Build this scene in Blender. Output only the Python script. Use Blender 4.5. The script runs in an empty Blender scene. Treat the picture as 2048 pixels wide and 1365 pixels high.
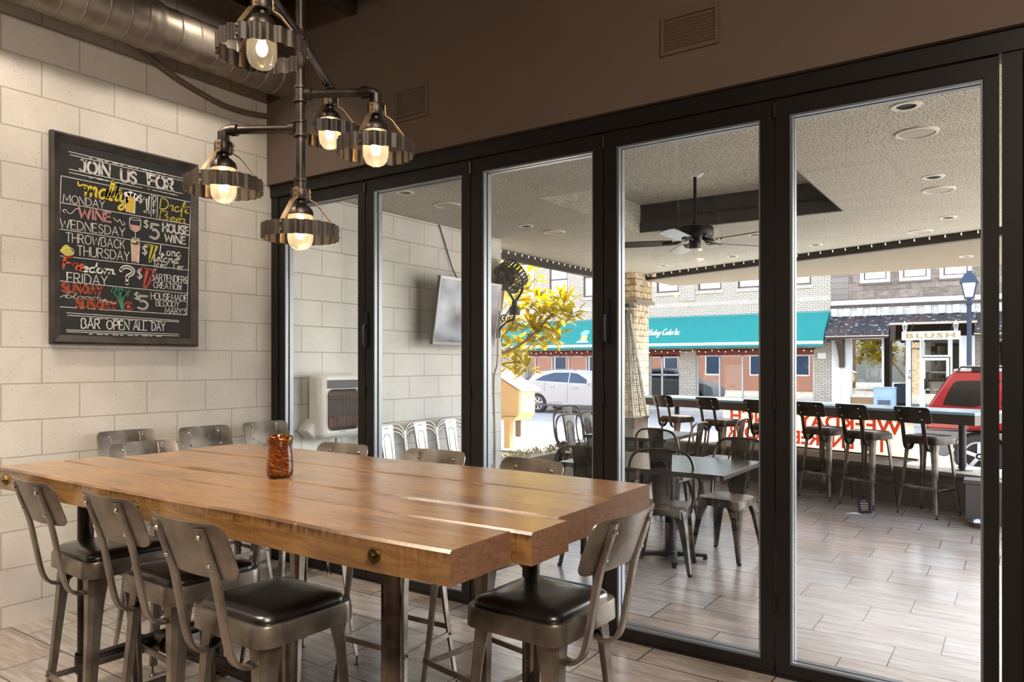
import bpy, bmesh, math, random
from mathutils import Vector, Matrix
random.seed(7)
PI = math.pi
S = bpy.context.scene
COL = S.collection

# ------------------------------------------------------------------ camera, sky, sun, room and fill lamps, exposure
cam_d = bpy.data.cameras.new('camera'); cam = bpy.data.objects.new('camera', cam_d); COL.objects.link(cam)
cam.location = (4.675, -3.60, 1.48)
cam.rotation_euler = (PI/2, 0, math.radians(34.5))
cam_d.sensor_width = 36; cam_d.lens = 36*1477/2048; cam_d.shift_y = 45.5/2048
cam_d.clip_start = 0.05; cam_d.clip_end = 300
S.camera = cam
S.view_settings.view_transform = 'Standard'
try: S.view_settings.look = 'None'
except Exception: pass
S.view_settings.gamma = 1.0
S.view_settings.use_curve_mapping = False
S.view_settings.exposure = 0.5
cy = S.cycles
cy.use_denoising = True
cy.max_bounces = 9; cy.diffuse_bounces = 5; cy.glossy_bounces = 4; cy.transmission_bounces = 6; cy.transparent_max_bounces = 14
cy.caustics_reflective = False; cy.caustics_refractive = False
cy.sample_clamp_indirect = 6.0

SUN_EL, SUN_AZ = 43.0, 9.0          # azimuth: degrees from +Y (across the street) towards +X
W = bpy.data.worlds.new('sky'); S.world = W; W.use_nodes = True
wn = W.node_tree.nodes; wl = W.node_tree.links
bg = wn['Background']
sky = wn.new('ShaderNodeTexSky')
sky.sky_type = 'NISHITA'; sky.sun_disc = False
sky.sun_elevation = math.radians(SUN_EL); sky.sun_rotation = math.radians(SUN_AZ)
sky.air_density = 1.0; sky.dust_density = 2.5; sky.ozone_density = 1.0
hs = wn.new('ShaderNodeHueSaturation'); hs.inputs['Saturation'].default_value = .55
wl.new(sky.outputs['Color'], hs.inputs['Color']); wl.new(hs.outputs['Color'], bg.inputs['Color'])
bg.inputs['Strength'].default_value = 0.95

def light(kind, name, loc, energy, color=(1, 1, 1), size=0.2, target=None, spot=None, blend=0.6):
    d = bpy.data.lights.new(name, kind); o = bpy.data.objects.new(name, d); COL.objects.link(o)
    o.location = loc; d.energy = energy; d.color = color
    if kind == 'AREA': d.shape = 'DISK'; d.size = size
    elif kind in ('POINT', 'SPOT'): d.shadow_soft_size = size
    if kind == 'SPOT': d.spot_size = math.radians(spot or 90); d.spot_blend = blend
    if target: o.rotation_euler = (Vector(target)-Vector(loc)).to_track_quat('-Z', 'Y').to_euler()
    return o
sun = light('SUN', 'sun', (0, 0, 20), 10.0, (1.0, 0.93, 0.82))
sun.data.angle = math.radians(0.6)
_e, _a = math.radians(SUN_EL), math.radians(SUN_AZ)
sun.rotation_euler = (-Vector((math.sin(_a)*math.cos(_e), math.cos(_a)*math.cos(_e), math.sin(_e)))).to_track_quat('-Z', 'Y').to_euler()
WARM = (1.0, 0.86, 0.70)
# track lamps over the block wall, then unseen fill lamps added for brightness
light('SPOT', 'track_lamp_wall', (0.78, -2.5, 3.92), 105, (1.0, .89, .76), .05, (0.10, -1.7, 0.9), 120, 0.8)
light('SPOT', 'track_lamp_wall', (0.78, -0.75, 3.92), 50, (1.0, .89, .76), .05, (0.10, -0.8, 0.9), 110, 0.9)
light('SPOT', 'fill_spot_table', (1.8, -3.2, 3.8), 300, WARM, .05, (1.7, -2.2, 0.0), 95, 0.8)
light('SPOT', 'fill_spot_table', (4.1, -3.1, 3.8), 165, WARM, .05, (3.4, -1.8, 0.0), 95, 0.8)
light('SPOT', 'fill_spot_floor', (1.0, -3.3, 3.8), 120, WARM, .05, (0.9, -2.2, 0.0), 80, 0.9)
light('SPOT', 'fill_spot_board', (5.3, -4.2, 3.5), 60, (1.0, .89, .76), .05, (0.0, -1.3, 1.6), 60, 0.9)
light('AREA', 'fill_area_room', (6.4, -4.0, 3.8), 140, WARM, .9, (3.0, -2.2, 0.3))  # broad unseen fill added to lift the whole room

# ------------------------------------------------------------------ materials
def srgb(h):
    if isinstance(h, (tuple, list)): return tuple(h)
    h = h.lstrip('#'); v = [int(h[i:i+2], 16)/255 for i in (0, 2, 4)]
    return tuple(c/12.92 if c <= .04045 else ((c+.055)/1.055)**2.4 for c in v)
class NT:
    """tiny node helper"""
    def __init__(s, name):
        s.m = bpy.data.materials.new(name); s.m.use_nodes = True
        s.t = s.m.node_tree; s.n = s.t.nodes; s.l = s.t.links
        s.b = s.n['Principled BSDF']; s.out = s.n['Material Output']
    def new(s, typ, ins=None, **kw):
        q = s.n.new('ShaderNode'+typ)
        for k, v in kw.items(): setattr(q, k, v)
        for k, v in (ins or {}).items(): s.put(q, k, v)
        return q
    def put(s, node, key, v):
        i = node.inputs[key]
        if isinstance(v, bpy.types.NodeSocket): s.l.new(v, i)
        elif isinstance(v, (tuple, list)) and i.type == 'RGBA': i.default_value = tuple(v)+((1,) if len(v) == 3 else ())
        else: i.default_value = v
    def math(s, op, a, b=0.0, c=None):
        q = s.new('Math', operation=op); s.put(q, 0, a); s.put(q, 1, b)
        if c is not None: s.put(q, 2, c)
        return q.outputs[0]
    def mix(s, f, a, b, blend='MIX'):
        q = s.new('Mix', data_type='RGBA', blend_type=blend)
        s.put(q, 0, f); s.put(q, 6, a); s.put(q, 7, b); return q.outputs[2]
    def coord(s, kind='Object'): return s.new('TexCoord').outputs[kind]
    def mapping(s, scale=(1, 1, 1), loc=(0, 0, 0), rot=(0, 0, 0), src=None):
        q = s.new('Mapping'); s.put(q, 0, src or s.coord()); q.inputs[1].default_value = loc; q.inputs[2].default_value = rot; q.inputs[3].default_value = scale
        return q.outputs[0]
    def noise(s, vec, scale=5, detail=4, rough=.55, dist=0):
        q = s.new('TexNoise'); s.put(q, 'Vector', vec); s.put(q, 'Scale', scale); s.put(q, 'Detail', detail); s.put(q, 'Roughness', rough); s.put(q, 'Distortion', dist)
        return q.outputs['Fac']
    def ramp(s, f, stops, interp='LINEAR'):
        q = s.new('ValToRGB'); s.put(q, 0, f); r = q.color_ramp; r.interpolation = interp
        while len(r.elements) < len(stops): r.elements.new(.5)
        for e, (p, c) in zip(r.elements, stops):
            e.position = p; c = (c, c, c) if isinstance(c, (int, float)) else srgb(c); e.color = tuple(c)+(1,)
        return q.outputs[0]
    def bump(s, h, strength=.3, dist=.01):
        q = s.new('Bump'); s.put(q, 'Height', h); q.inputs['Strength'].default_value = strength; q.inputs['Distance'].default_value = dist
        s.l.new(q.outputs[0], s.b.inputs['Normal'])
    def set(s, **kw):
        names = dict(color='Base Color', rough='Roughness', metal='Metallic', spec='Specular IOR Level', emit='Emission Color', estr='Emission Strength', coat='Coat Weight', crough='Coat Roughness')
        for k, v in kw.items():
            if k in ('color', 'emit') and isinstance(v, str): v = srgb(v)
            s.put(s.b, names[k], v)
        return s
MATS = {}
def plain(name, col, rough=.5, metal=0, var=0.08, scale=9, coat=0, bump=0, spec=.5):
    if name in MATS: return MATS[name]
    t = NT(name); c = srgb(col)
    f = t.noise(t.coord(), scale, 5)
    dark = tuple(x*(1-var*2) for x in c); lite = tuple(min(1, x*(1+var)) for x in c)
    t.set(color=t.mix(f, dark, lite), rough=rough, metal=metal, coat=coat, spec=spec)
    if bump: t.bump(t.noise(t.coord(), scale*8, 3), bump, .004)
    MATS[name] = t.m; return t.m
def emitter(name, col, strength):
    t = NT(name); t.set(color='#ffffff', emit=col, estr=strength); MATS[name] = t.m; return t.m
def vec2(t, a, b, c=0.0):
    q = t.new('CombineXYZ'); t.put(q, 0, a); t.put(q, 1, b); t.put(q, 2, c); return q.outputs[0]
def sep(t, src=None):
    q = t.new('SeparateXYZ'); t.put(q, 0, src or t.coord()); return q.outputs

def m_block(name='painted_block', lo='#bbb3a8', hi='#cbc4ba'):
    t = NT(name); o = sep(t)
    v = vec2(t, t.math('ADD', o[1], 1.405), t.math('SUBTRACT', o[2], .118))
    br = t.new('TexBrick', offset=.5, squash=1.0)
    t.put(br, 'Vector', v); t.put(br, 'Scale', 1.0); t.put(br, 'Brick Width', .4175); t.put(br, 'Row Height', .2078)
    t.put(br, 'Mortar Size', .0045); t.put(br, 'Mortar Smooth', .35); t.put(br, 'Bias', 0)
    t.put(br, 'Color1', (1, 1, 1)); t.put(br, 'Color2', (.9, .9, .9)); t.put(br, 'Mortar', (.8, .8, .8))
    n = t.noise(t.coord(), 3.0, 5); n2 = t.noise(t.coord(), 90, 3)
    pits = t.ramp(t.noise(t.coord(), 55, 2), [(.64, 0), (.72, 1)])
    base = t.ramp(n, [(.3, lo), (.7, hi)])
    c = t.mix(t.math('MULTIPLY', br.outputs['Fac'], .55), base, srgb('#8d857a'))
    c = t.mix(t.math('MULTIPLY', pits, .22), c, srgb('#6d655c'))
    t.set(color=c, rough=.62)
    h = t.math('SUBTRACT', t.math('MULTIPLY', n2, .25), t.math('ADD', br.outputs['Fac'], t.math('MULTIPLY', pits, .4)))
    t.bump(h, .7, .006); return t.m
def m_plank_tile():
    t = NT('wood_look_tile'); o = sep(t)
    PW, PH = .6205, .3125
    yy = t.math('DIVIDE', t.math('SUBTRACT', o[1], .096), PH)
    row = t.math('FLOOR', yy)
    xs = t.math('DIVIDE', t.math('ADD', t.math('ADD', o[0], -3.312), t.math('MULTIPLY', row, -.2068)), PW)
    colm = t.math('FLOOR', xs)
    fx = t.math('FRACT', xs); fy = t.math('FRACT', yy)
    gx = t.math('MULTIPLY', t.math('MINIMUM', fx, t.math('SUBTRACT', 1.0, fx)), PW)
    gy = t.math('MULTIPLY', t.math('MINIMUM', fy, t.math('SUBTRACT', 1.0, fy)), PH)
    g = t.math('MINIMUM', gx, gy)
    grout = t.math('LESS_THAN', g, .0036)
    wn_ = t.new('TexWhiteNoise', noise_dimensions='3D'); t.put(wn_, 'Vector', vec2(t, row, colm))
    rnd = wn_.outputs['Value']
    gv = vec2(t, t.math('MULTIPLY', o[0], 1.0), t.math('MULTIPLY', o[1], 9.0), t.math('MULTIPLY', rnd, 37.0))
    grain = t.noise(gv, 3.2, 6, .6, .8)
    fine = t.noise(vec2(t, t.math('MULTIPLY', o[0], 3.0), t.math('MULTIPLY', o[1], 90.0), rnd), 2.0, 3)
    c1 = t.ramp(grain, [(.25, '#6e5f52'), (.5, '#93857a'), (.72, '#ab9e93')])
    c2 = t.ramp(grain, [(.25, '#78706b'), (.5, '#9a9490'), (.75, '#b3aeab')])
    c = t.mix(rnd, c1, c2)
    c = t.mix(t.math('MULTIPLY', fine, .10), c, srgb('#5d4d42'))
    c = t.mix(t.math('MULTIPLY', grout, .92), c, srgb('#262220'))
    t.set(color=c, rough=t.math('ADD', t.math('MULTIPLY', fine, .12), .17), spec=.6)
    t.bump(t.math('SUBTRACT', t.math('MULTIPLY', fine, .2), grout), .35, .003)
    return t.m
def m_table():
    t = NT('oak_beam'); o = sep(t)
    inf = t.new('ObjectInfo').outputs['Random']
    gv = vec2(t, t.math('MULTIPLY', o[0], .8), t.math('MULTIPLY', o[1], 7.0), t.math('ADD', t.math('MULTIPLY', o[2], 7.0), t.math('MULTIPLY', inf, 20)))
    g = t.noise(gv, 3.0, 8, .68, 1.3)
    fine = t.noise(vec2(t, t.math('MULTIPLY', o[0], 3), t.math('MULTIPLY', o[1], 80), t.math('MULTIPLY', o[2], 80)), 2.0, 3)
    c = t.ramp(g, [(.25, '#4f3620'), (.40, '#885f36'), (.55, '#a97c48'), (.68, '#80603f'), (.82, '#ac8a60')])
    c = t.mix(t.math('MULTIPLY', fine, .42), c, srgb('#4f3520'))
    # saw marks (short cross strokes) and knots
    saw = t.noise(vec2(t, t.math('MULTIPLY', o[0], 60), t.math('MULTIPLY', o[1], 5), inf), 1.6, 2)
    sawm = t.ramp(t.noise(t.coord(), 3.0, 2), [(.55, 0), (.66, 1)])
    c = t.mix(t.math('MULTIPLY', t.math('MULTIPLY', t.ramp(saw, [(.5, 0), (.62, 1)]), sawm), .3), c, srgb('#5f3e20'))
    kn = t.ramp(t.noise(vec2(t, t.math('MULTIPLY', o[0], 2.6), t.math('MULTIPLY', o[1], 9), inf), 1.7, 2), [(.70, 0), (.78, 1)])
    c = t.mix(t.math('MULTIPLY', kn, .7), c, srgb('#3b2413'))
    # scorched fringe along the upper part of the long side faces
    nrm = sep(t, t.new('NewGeometry').outputs['Normal'])
    side = t.math('GREATER_THAN', t.math('ABSOLUTE', nrm[1]), .7)
    edge = t.math('MULTIPLY', t.math('SUBTRACT', o[2], t.math('ADD', -.062, t.math('MULTIPLY', t.noise(vec2(t, t.math('MULTIPLY', o[0], 70), 0, inf), 1.0, 4), .075))), 60)
    q = t.new('Clamp'); t.put(q, 0, edge)
    patch = t.ramp(t.noise(vec2(t, t.math('MULTIPLY', o[0], 1.5), 0, 0), 1.6, 2), [(.38, .15), (.55, 1)])
    c = t.mix(t.math('MULTIPLY', t.math('MULTIPLY', t.math('MULTIPLY', q.outputs[0], side), patch), .8), c, srgb('#33200f'))
    endf = t.math('GREATER_THAN', t.math('ABSOLUTE', nrm[0]), .7)
    endg = t.noise(vec2(t, 0, t.math('MULTIPLY', o[1], 14), t.math('MULTIPLY', o[2], 30)), 2.2, 5, .6, 1.5)
    c = t.mix(t.math('MULTIPLY', endf, .75), c, t.ramp(endg, [(.3, '#4c3226'), (.7, '#7a5644')]))
    pt = t.ramp(t.noise(vec2(t, t.math('MULTIPLY', o[0], 1.1), t.math('MULTIPLY', o[1], 3.5), inf), 1.9, 4), [(.42, 0), (.66, 1)])
    c = t.mix(t.math('MULTIPLY', t.math('MULTIPLY', pt, t.math('SUBTRACT', 1.0, endf)), .42), c, srgb('#4e3825'))
    t.set(color=c, rough=t.math('ADD', t.math('ADD', t.math('MULTIPLY', fine, .2), .2), t.math('MULTIPLY', endf, .4)), spec=.6, coat=t.math('MULTIPLY', t.math('SUBTRACT', 1.0, endf), .75), crough=.2)
    t.bump(t.math('ADD', g, t.math('MULTIPLY', fine, .5)), .25, .004); return t.m
def m_steel(name='brushed_steel', col='#8d8883', rough=.33, streak=.5, metal=1.0, dark='#4d453d'):
    t = NT(name); o = sep(t)
    n = t.noise(t.coord(), 7, 5); n2 = t.noise(vec2(t, t.math('MULTIPLY', o[0], 30), t.math('MULTIPLY', o[1], 30), t.math('MULTIPLY', o[2], 260)), 1.0, 2)
    c = t.mix(t.ramp(n, [(.35, 0), (.7, 1)]), srgb(dark), srgb(col))
    c = t.mix(t.math('MULTIPLY', n2, streak*.5), c, srgb(dark))
    t.set(color=c, metal=metal, rough=t.math('ADD', rough-.08, t.math('MULTIPLY', n, .18)))
    return t.m
def m_glass(name, refl=1.0, tint=(.97, .98, .98), ior=1.5):
    t = NT(name); t.n.remove(t.b)
    tr = t.new('BsdfTransparent', {'Color': tint}); gl = t.new('BsdfGlossy', {'Roughness': 0.0, 'Color': (1, 1, 1)})
    ge = t.new('NewGeometry'); dt = t.new('VectorMath', operation='DOT_PRODUCT'); t.l.new(ge.outputs['Normal'], dt.inputs[0]); t.l.new(ge.outputs['Incoming'], dt.inputs[1])
    f0 = ((ior-1)/(ior+1))**2
    fr = t.math('ADD', f0, t.math('MULTIPLY', t.math('POWER', t.math('SUBTRACT', 1.0, t.math('ABSOLUTE', dt.outputs['Value'])), 5.0), 1-f0))
    mx = t.new('MixShader'); t.put(mx, 0, t.math('MULTIPLY', fr, refl)); t.l.new(tr.outputs[0], mx.inputs[1]); t.l.new(gl.outputs[0], mx.inputs[2])
    t.l.new(mx.outputs[0], t.out.inputs[0]); return t.m
def m_shopglass(name, refl=.32, tint=(.7, .75, .75)):
    t = NT(name); t.n.remove(t.b)
    tr = t.new('BsdfTransparent', {'Color': tint}); gl = t.new('BsdfGlossy', {'Roughness': 0.0})
    mx = t.new('MixShader'); mx.inputs[0].default_value = refl; t.l.new(tr.outputs[0], mx.inputs[1]); t.l.new(gl.outputs[0], mx.inputs[2])
    t.l.new(mx.outputs[0], t.out.inputs[0]); return t.m
def m_jar():
    t = NT('ribbed_jar_glass'); t.n.remove(t.b)
    tr = t.new('BsdfTransparent', {'Color': (.96, .95, .92)}); tl = t.new('BsdfTranslucent', {'Color': (.95, .92, .85)}); gl = t.new('BsdfGlossy', {'Roughness': .06})
    a = t.new('MixShader'); a.inputs[0].default_value = .3; t.l.new(tr.outputs[0], a.inputs[1]); t.l.new(tl.outputs[0], a.inputs[2])
    lw = t.new('LayerWeight', {'Blend': .35})
    b = t.new('MixShader'); t.put(b, 0, t.math('MULTIPLY', lw.outputs['Fresnel'], .6)); t.l.new(a.outputs[0], b.inputs[1]); t.l.new(gl.outputs[0], b.inputs[2])
    t.l.new(b.outputs[0], t.out.inputs[0]); return t.m
def m_brick(name, c1, c2, mortar, w=.215, h=.072, ms=.006, axes=(0, 2), rough=.85, off=.5, bias=0, bump=.5):
    t = NT(name); o = sep(t); v = vec2(t, o[axes[0]], o[axes[1]])
    br = t.new('TexBrick', offset=off); t.put(br, 'Vector', v); t.put(br, 'Scale', 1.0); t.put(br, 'Brick Width', w); t.put(br, 'Row Height', h); t.put(br, 'Mortar Size', ms); t.put(br, 'Mortar Smooth', .2); t.put(br, 'Bias', bias)
    t.put(br, 'Color1', srgb(c1)); t.put(br, 'Color2', srgb(c2)); t.put(br, 'Mortar', srgb(mortar))
    c = t.mix(t.math('MULTIPLY', t.noise(t.coord(), 2.2, 4), .25), br.outputs['Color'], srgb(mortar))
    t.set(color=c, rough=rough); t.bump(t.math('SUBTRACT', t.math('MULTIPLY', t.noise(t.coord(), 40, 3), .3), br.outputs['Fac']), bump, .008); return t.m
def m_stucco():
    t = NT('grey_stucco'); n = t.noise(t.coord(), 75, 4, .7); n2 = t.noise(t.mapping((1, 2.4, 1)), 2.0, 4)
    c = t.mix(n2, srgb('#b3ac9f'), srgb('#cec7b8')); c = t.mix(t.ramp(n, [(.38, .9), (.54, 0)]), c, srgb('#565149'))
    t.set(color=c, rough=.9); t.bump(n, .9, .008); return t.m
def m_fieldstone():
    t = NT('ledge_stone'); o = sep(t)
    v = vec2(t, t.math('ADD', o[0], o[1]), o[2])
    br = t.new('TexBrick', offset=.37, squash=.6, squash_frequency=2); t.put(br, 'Vector', v); t.put(br, 'Scale', 1.0); t.put(br, 'Brick Width', .21); t.put(br, 'Row Height', .095); t.put(br, 'Mortar Size', .008); t.put(br, 'Mortar Smooth', .5)
    t.put(br, 'Color1', srgb('#d9c29a')); t.put(br, 'Color2', srgb('#a8865a')); t.put(br, 'Mortar', srgb('#4a4036'))
    n = t.noise(t.coord(), 14, 5)
    c = t.mix(t.ramp(n, [(.35, .0), (.7, .7)]), br.outputs['Color'], srgb('#efe3cd')); c = t.mix(t.math('MULTIPLY', t.ramp(t.noise(t.coord(), 6, 3), [(.5, 0), (.7, 1)]), .5), c, srgb('#8f6f45'))
    t.set(color=c, rough=.85); t.bump(t.math('SUBTRACT', n, t.math('MULTIPLY', br.outputs['Fac'], 1.3)), 1.0, .03); return t.m
def m_limestone():
    t = NT('weathered_stone'); o = sep(t)
    br = t.new('TexBrick', offset=.5); t.put(br, 'Vector', vec2(t, o[0], o[2])); t.put(br, 'Scale', 1.0); t.put(br, 'Brick Width', .78); t.put(br, 'Row Height', .3); t.put(br, 'Mortar Size', .008); t.put(br, 'Mortar Smooth', .4)
    t.put(br, 'Color1', srgb('#93857a')); t.put(br, 'Color2', srgb('#786c61')); t.put(br, 'Mortar', srgb('#71675c'))
    n = t.noise(t.mapping((1, 1, 2.2)), 3.6, 6, .65)
    c = t.mix(t.ramp(n, [(.3, .8), (.5, 0)]), br.outputs['Color'], srgb('#5d544b')); c = t.mix(t.ramp(n, [(.55, 0), (.75, .6)]), c, srgb('#c2b4a6'))
    t.set(color=c, rough=.9); t.bump(t.math('SUBTRACT', n, br.outputs['Fac']), .9, .05); return t.m
def m_vase():
    t = NT('swirled_amber_glass'); o = sep(t)
    ang = t.math('ARCTAN2', o[1], o[0])
    sw = t.math('ADD', t.math('MULTIPLY', o[2], 48), t.math('MULTIPLY', ang, 1.0))
    n = t.noise(vec2(t, sw, t.math('MULTIPLY', t.math('SINE', ang), .6), t.math('MULTIPLY', o[2], 6)), 2.6, 4, .6, .5)
    c = t.ramp(n, [(.30, '#0e0502'), (.41, '#3a1505'), (.47, '#8a420f'), (.52, '#1a0803'), (.58, '#5a2408'), (.64, '#b0712c'), (.70, '#200c04')])
    t.set(color=c, rough=.06, coat=.6); t.put(t.b, 'Transmission Weight', .08); t.bump(n, .4, .004); return t.m
def m_leaf():
    t = NT('magnolia_leaf'); t.n.remove(t.b); n = t.noise(t.coord(), 4, 2); rnd = t.noise(t.coord(), 9, 1)
    cd = t.mix(t.ramp(rnd, [(.4, 0), (.6, 1)]), srgb('#4c6c1a'), srgb('#7d7420')); ct = t.mix(t.ramp(n, [(.35, 0), (.65, 1)]), srgb('#e2cf1e'), srgb('#c8a51a'))
    d = t.new('BsdfDiffuse', {'Color': cd}); tl = t.new('BsdfTranslucent', {'Color': ct}); gl = t.new('BsdfGlossy', {'Roughness': .3, 'Color': (1, 1, 1)})
    a = t.new('MixShader'); a.inputs[0].default_value = .6; t.l.new(d.outputs[0], a.inputs[1]); t.l.new(tl.outputs[0], a.inputs[2])
    b = t.new('MixShader'); b.inputs[0].default_value = .05; t.l.new(a.outputs[0], b.inputs[1]); t.l.new(gl.outputs[0], b.inputs[2])
    t.l.new(b.outputs[0], t.out.inputs[0]); return t.m
def m_banner(name='banner_vinyl', c1='#efe8da', c2='#f3ede2'):
    t = NT(name); t.n.remove(t.b)
    d = t.new('BsdfDiffuse', {'Color': srgb(c1)}); tl = t.new('BsdfTranslucent', {'Color': srgb(c2)})
    a = t.new('MixShader'); a.inputs[0].default_value = .45; t.l.new(d.outputs[0], a.inputs[1]); t.l.new(tl.outputs[0], a.inputs[2]); t.l.new(a.outputs[0], t.out.inputs[0]); return t.m
def m_metalroof():
    t = NT('flaking_metal_roof'); n = t.noise(t.mapping((.7, 1.4, 1.8)), 9, 2)
    c = t.mix(t.ramp(n, [(.64, 0), (.67, 1)]), srgb('#2c2a2d'), srgb('#cfcfd2')); c = t.mix(t.ramp(t.noise(t.coord(), 1.2, 2), [(.5, 0), (.7, .5)]), c, srgb('#5b4039'))
    t.set(color=c, rough=.6, metal=0); return t.m
def m_asphalt():
    t = NT('asphalt'); n = t.noise(t.coord(), 60, 4); n2 = t.noise(t.coord(), .5, 4)
    t.set(color=t.mix(t.math('MULTIPLY', t.math('ADD', n, n2), .5), srgb('#6f7173'), srgb('#999a9a')), rough=.9); t.bump(n, .4, .01); return t.m
def m_concrete(name, a, b):
    t = NT(name); n = t.noise(t.coord(), 2.2, 6, .65); n2 = t.noise(t.coord(), 70, 3)
    t.set(color=t.mix(t.math('ADD', t.math('MULTIPLY', n, .75), t.math('MULTIPLY', n2, .25)), srgb(a), srgb(b)), rough=.8); t.bump(n2, .4, .004); return t.m
def m_soffit():
    t = NT('brown_plaster'); n = t.noise(t.coord(), 1.6, 4); n2 = t.noise(t.coord(), 160, 2)
    t.set(color=t.mix(n, srgb('#5a4a40'), srgb('#69594d')), rough=.75); t.bump(n2, .25, .003); return t.m
def m_chalk():
    t = NT('chalkboard'); n = t.noise(t.mapping((1, 1.6, 1)), 4, 6, .6)
    t.set(color=t.ramp(n, [(.3, '#100f0e'), (.6, '#1b1918'), (.8, '#282523')]), rough=.7); return t.m
def m_slat():
    t = NT('slatted_wood'); o = sep(t)
    st = t.math('GREATER_THAN', t.math('FRACT', t.math('MULTIPLY', o[1], 17)), .86)
    g = t.noise(vec2(t, t.math('MULTIPLY', o[0], 4), t.math('MULTIPLY', o[1], 50), 0), 2, 4)
    t.set(color=t.mix(st, t.ramp(g, [(.3, '#5b4a3d'), (.7, '#8a7768')]), srgb('#1d1713')), rough=.38); t.bump(t.math('SUBTRACT', 1.0, st), .6, .004); return t.m

BLOCK = m_block(); TILE = m_plank_tile(); OAK = m_table(); STUCCO = m_stucco(); SOFFIT = m_soffit()
STEEL = m_steel('stool_steel', '#aaa096', .33, .4, .82, '#6b6156')
GUN = m_steel('gunmetal_chair', '#7d7872', .34, .4, 1.0, '#3b3733')
DARKSTEEL = m_steel('dark_stool_steel', '#4c453f', .36, .4, 1.0, '#221d1a')
PIPE = m_steel('iron_pipe', '#5d554e', .42, .3, .9, '#2d2724')
BARE = m_steel('bare_steel_leg', '#8a7d70', .26, .6, 1.0, '#40352c')
SILVER = m_steel('silver_chair', '#dad7d2', .3, .3, .8, '#a5a19b'); CHROME = plain('chrome_bolt', '#dcd8d0', .16, 1.0)
DUCT = m_steel('galvanised_duct', '#a69c90', .46, .2, .65, '#857a6c')
RAW = m_steel('galvanised_band', '#a38b6c', .45, .3, .8, '#5d4c3a')
VINYL = plain('black_vinyl', '#151314', .3, 0, .1, 30, bump=.12, spec=.9, coat=.35)
FRAME = plain('bronze_frame', '#1c1817', .45, .0, .08, 6, spec=.3)
BEAD = plain('daylit_bead_grey', '#8b9096', .35, .6)  # grey carries the daylight falling on the frame's inner sides
BLACK = plain('black_metal', '#121212', .4, .2)
MATTE = plain('matte_black', '#0c0b0b', .8)
GLASS = m_glass('door_glass', 1.0)
WHITEPL = plain('white_enamel', '#e6e4de', .3)
WHITE = plain('white_paint', '#e4e4e2', .55)
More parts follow.
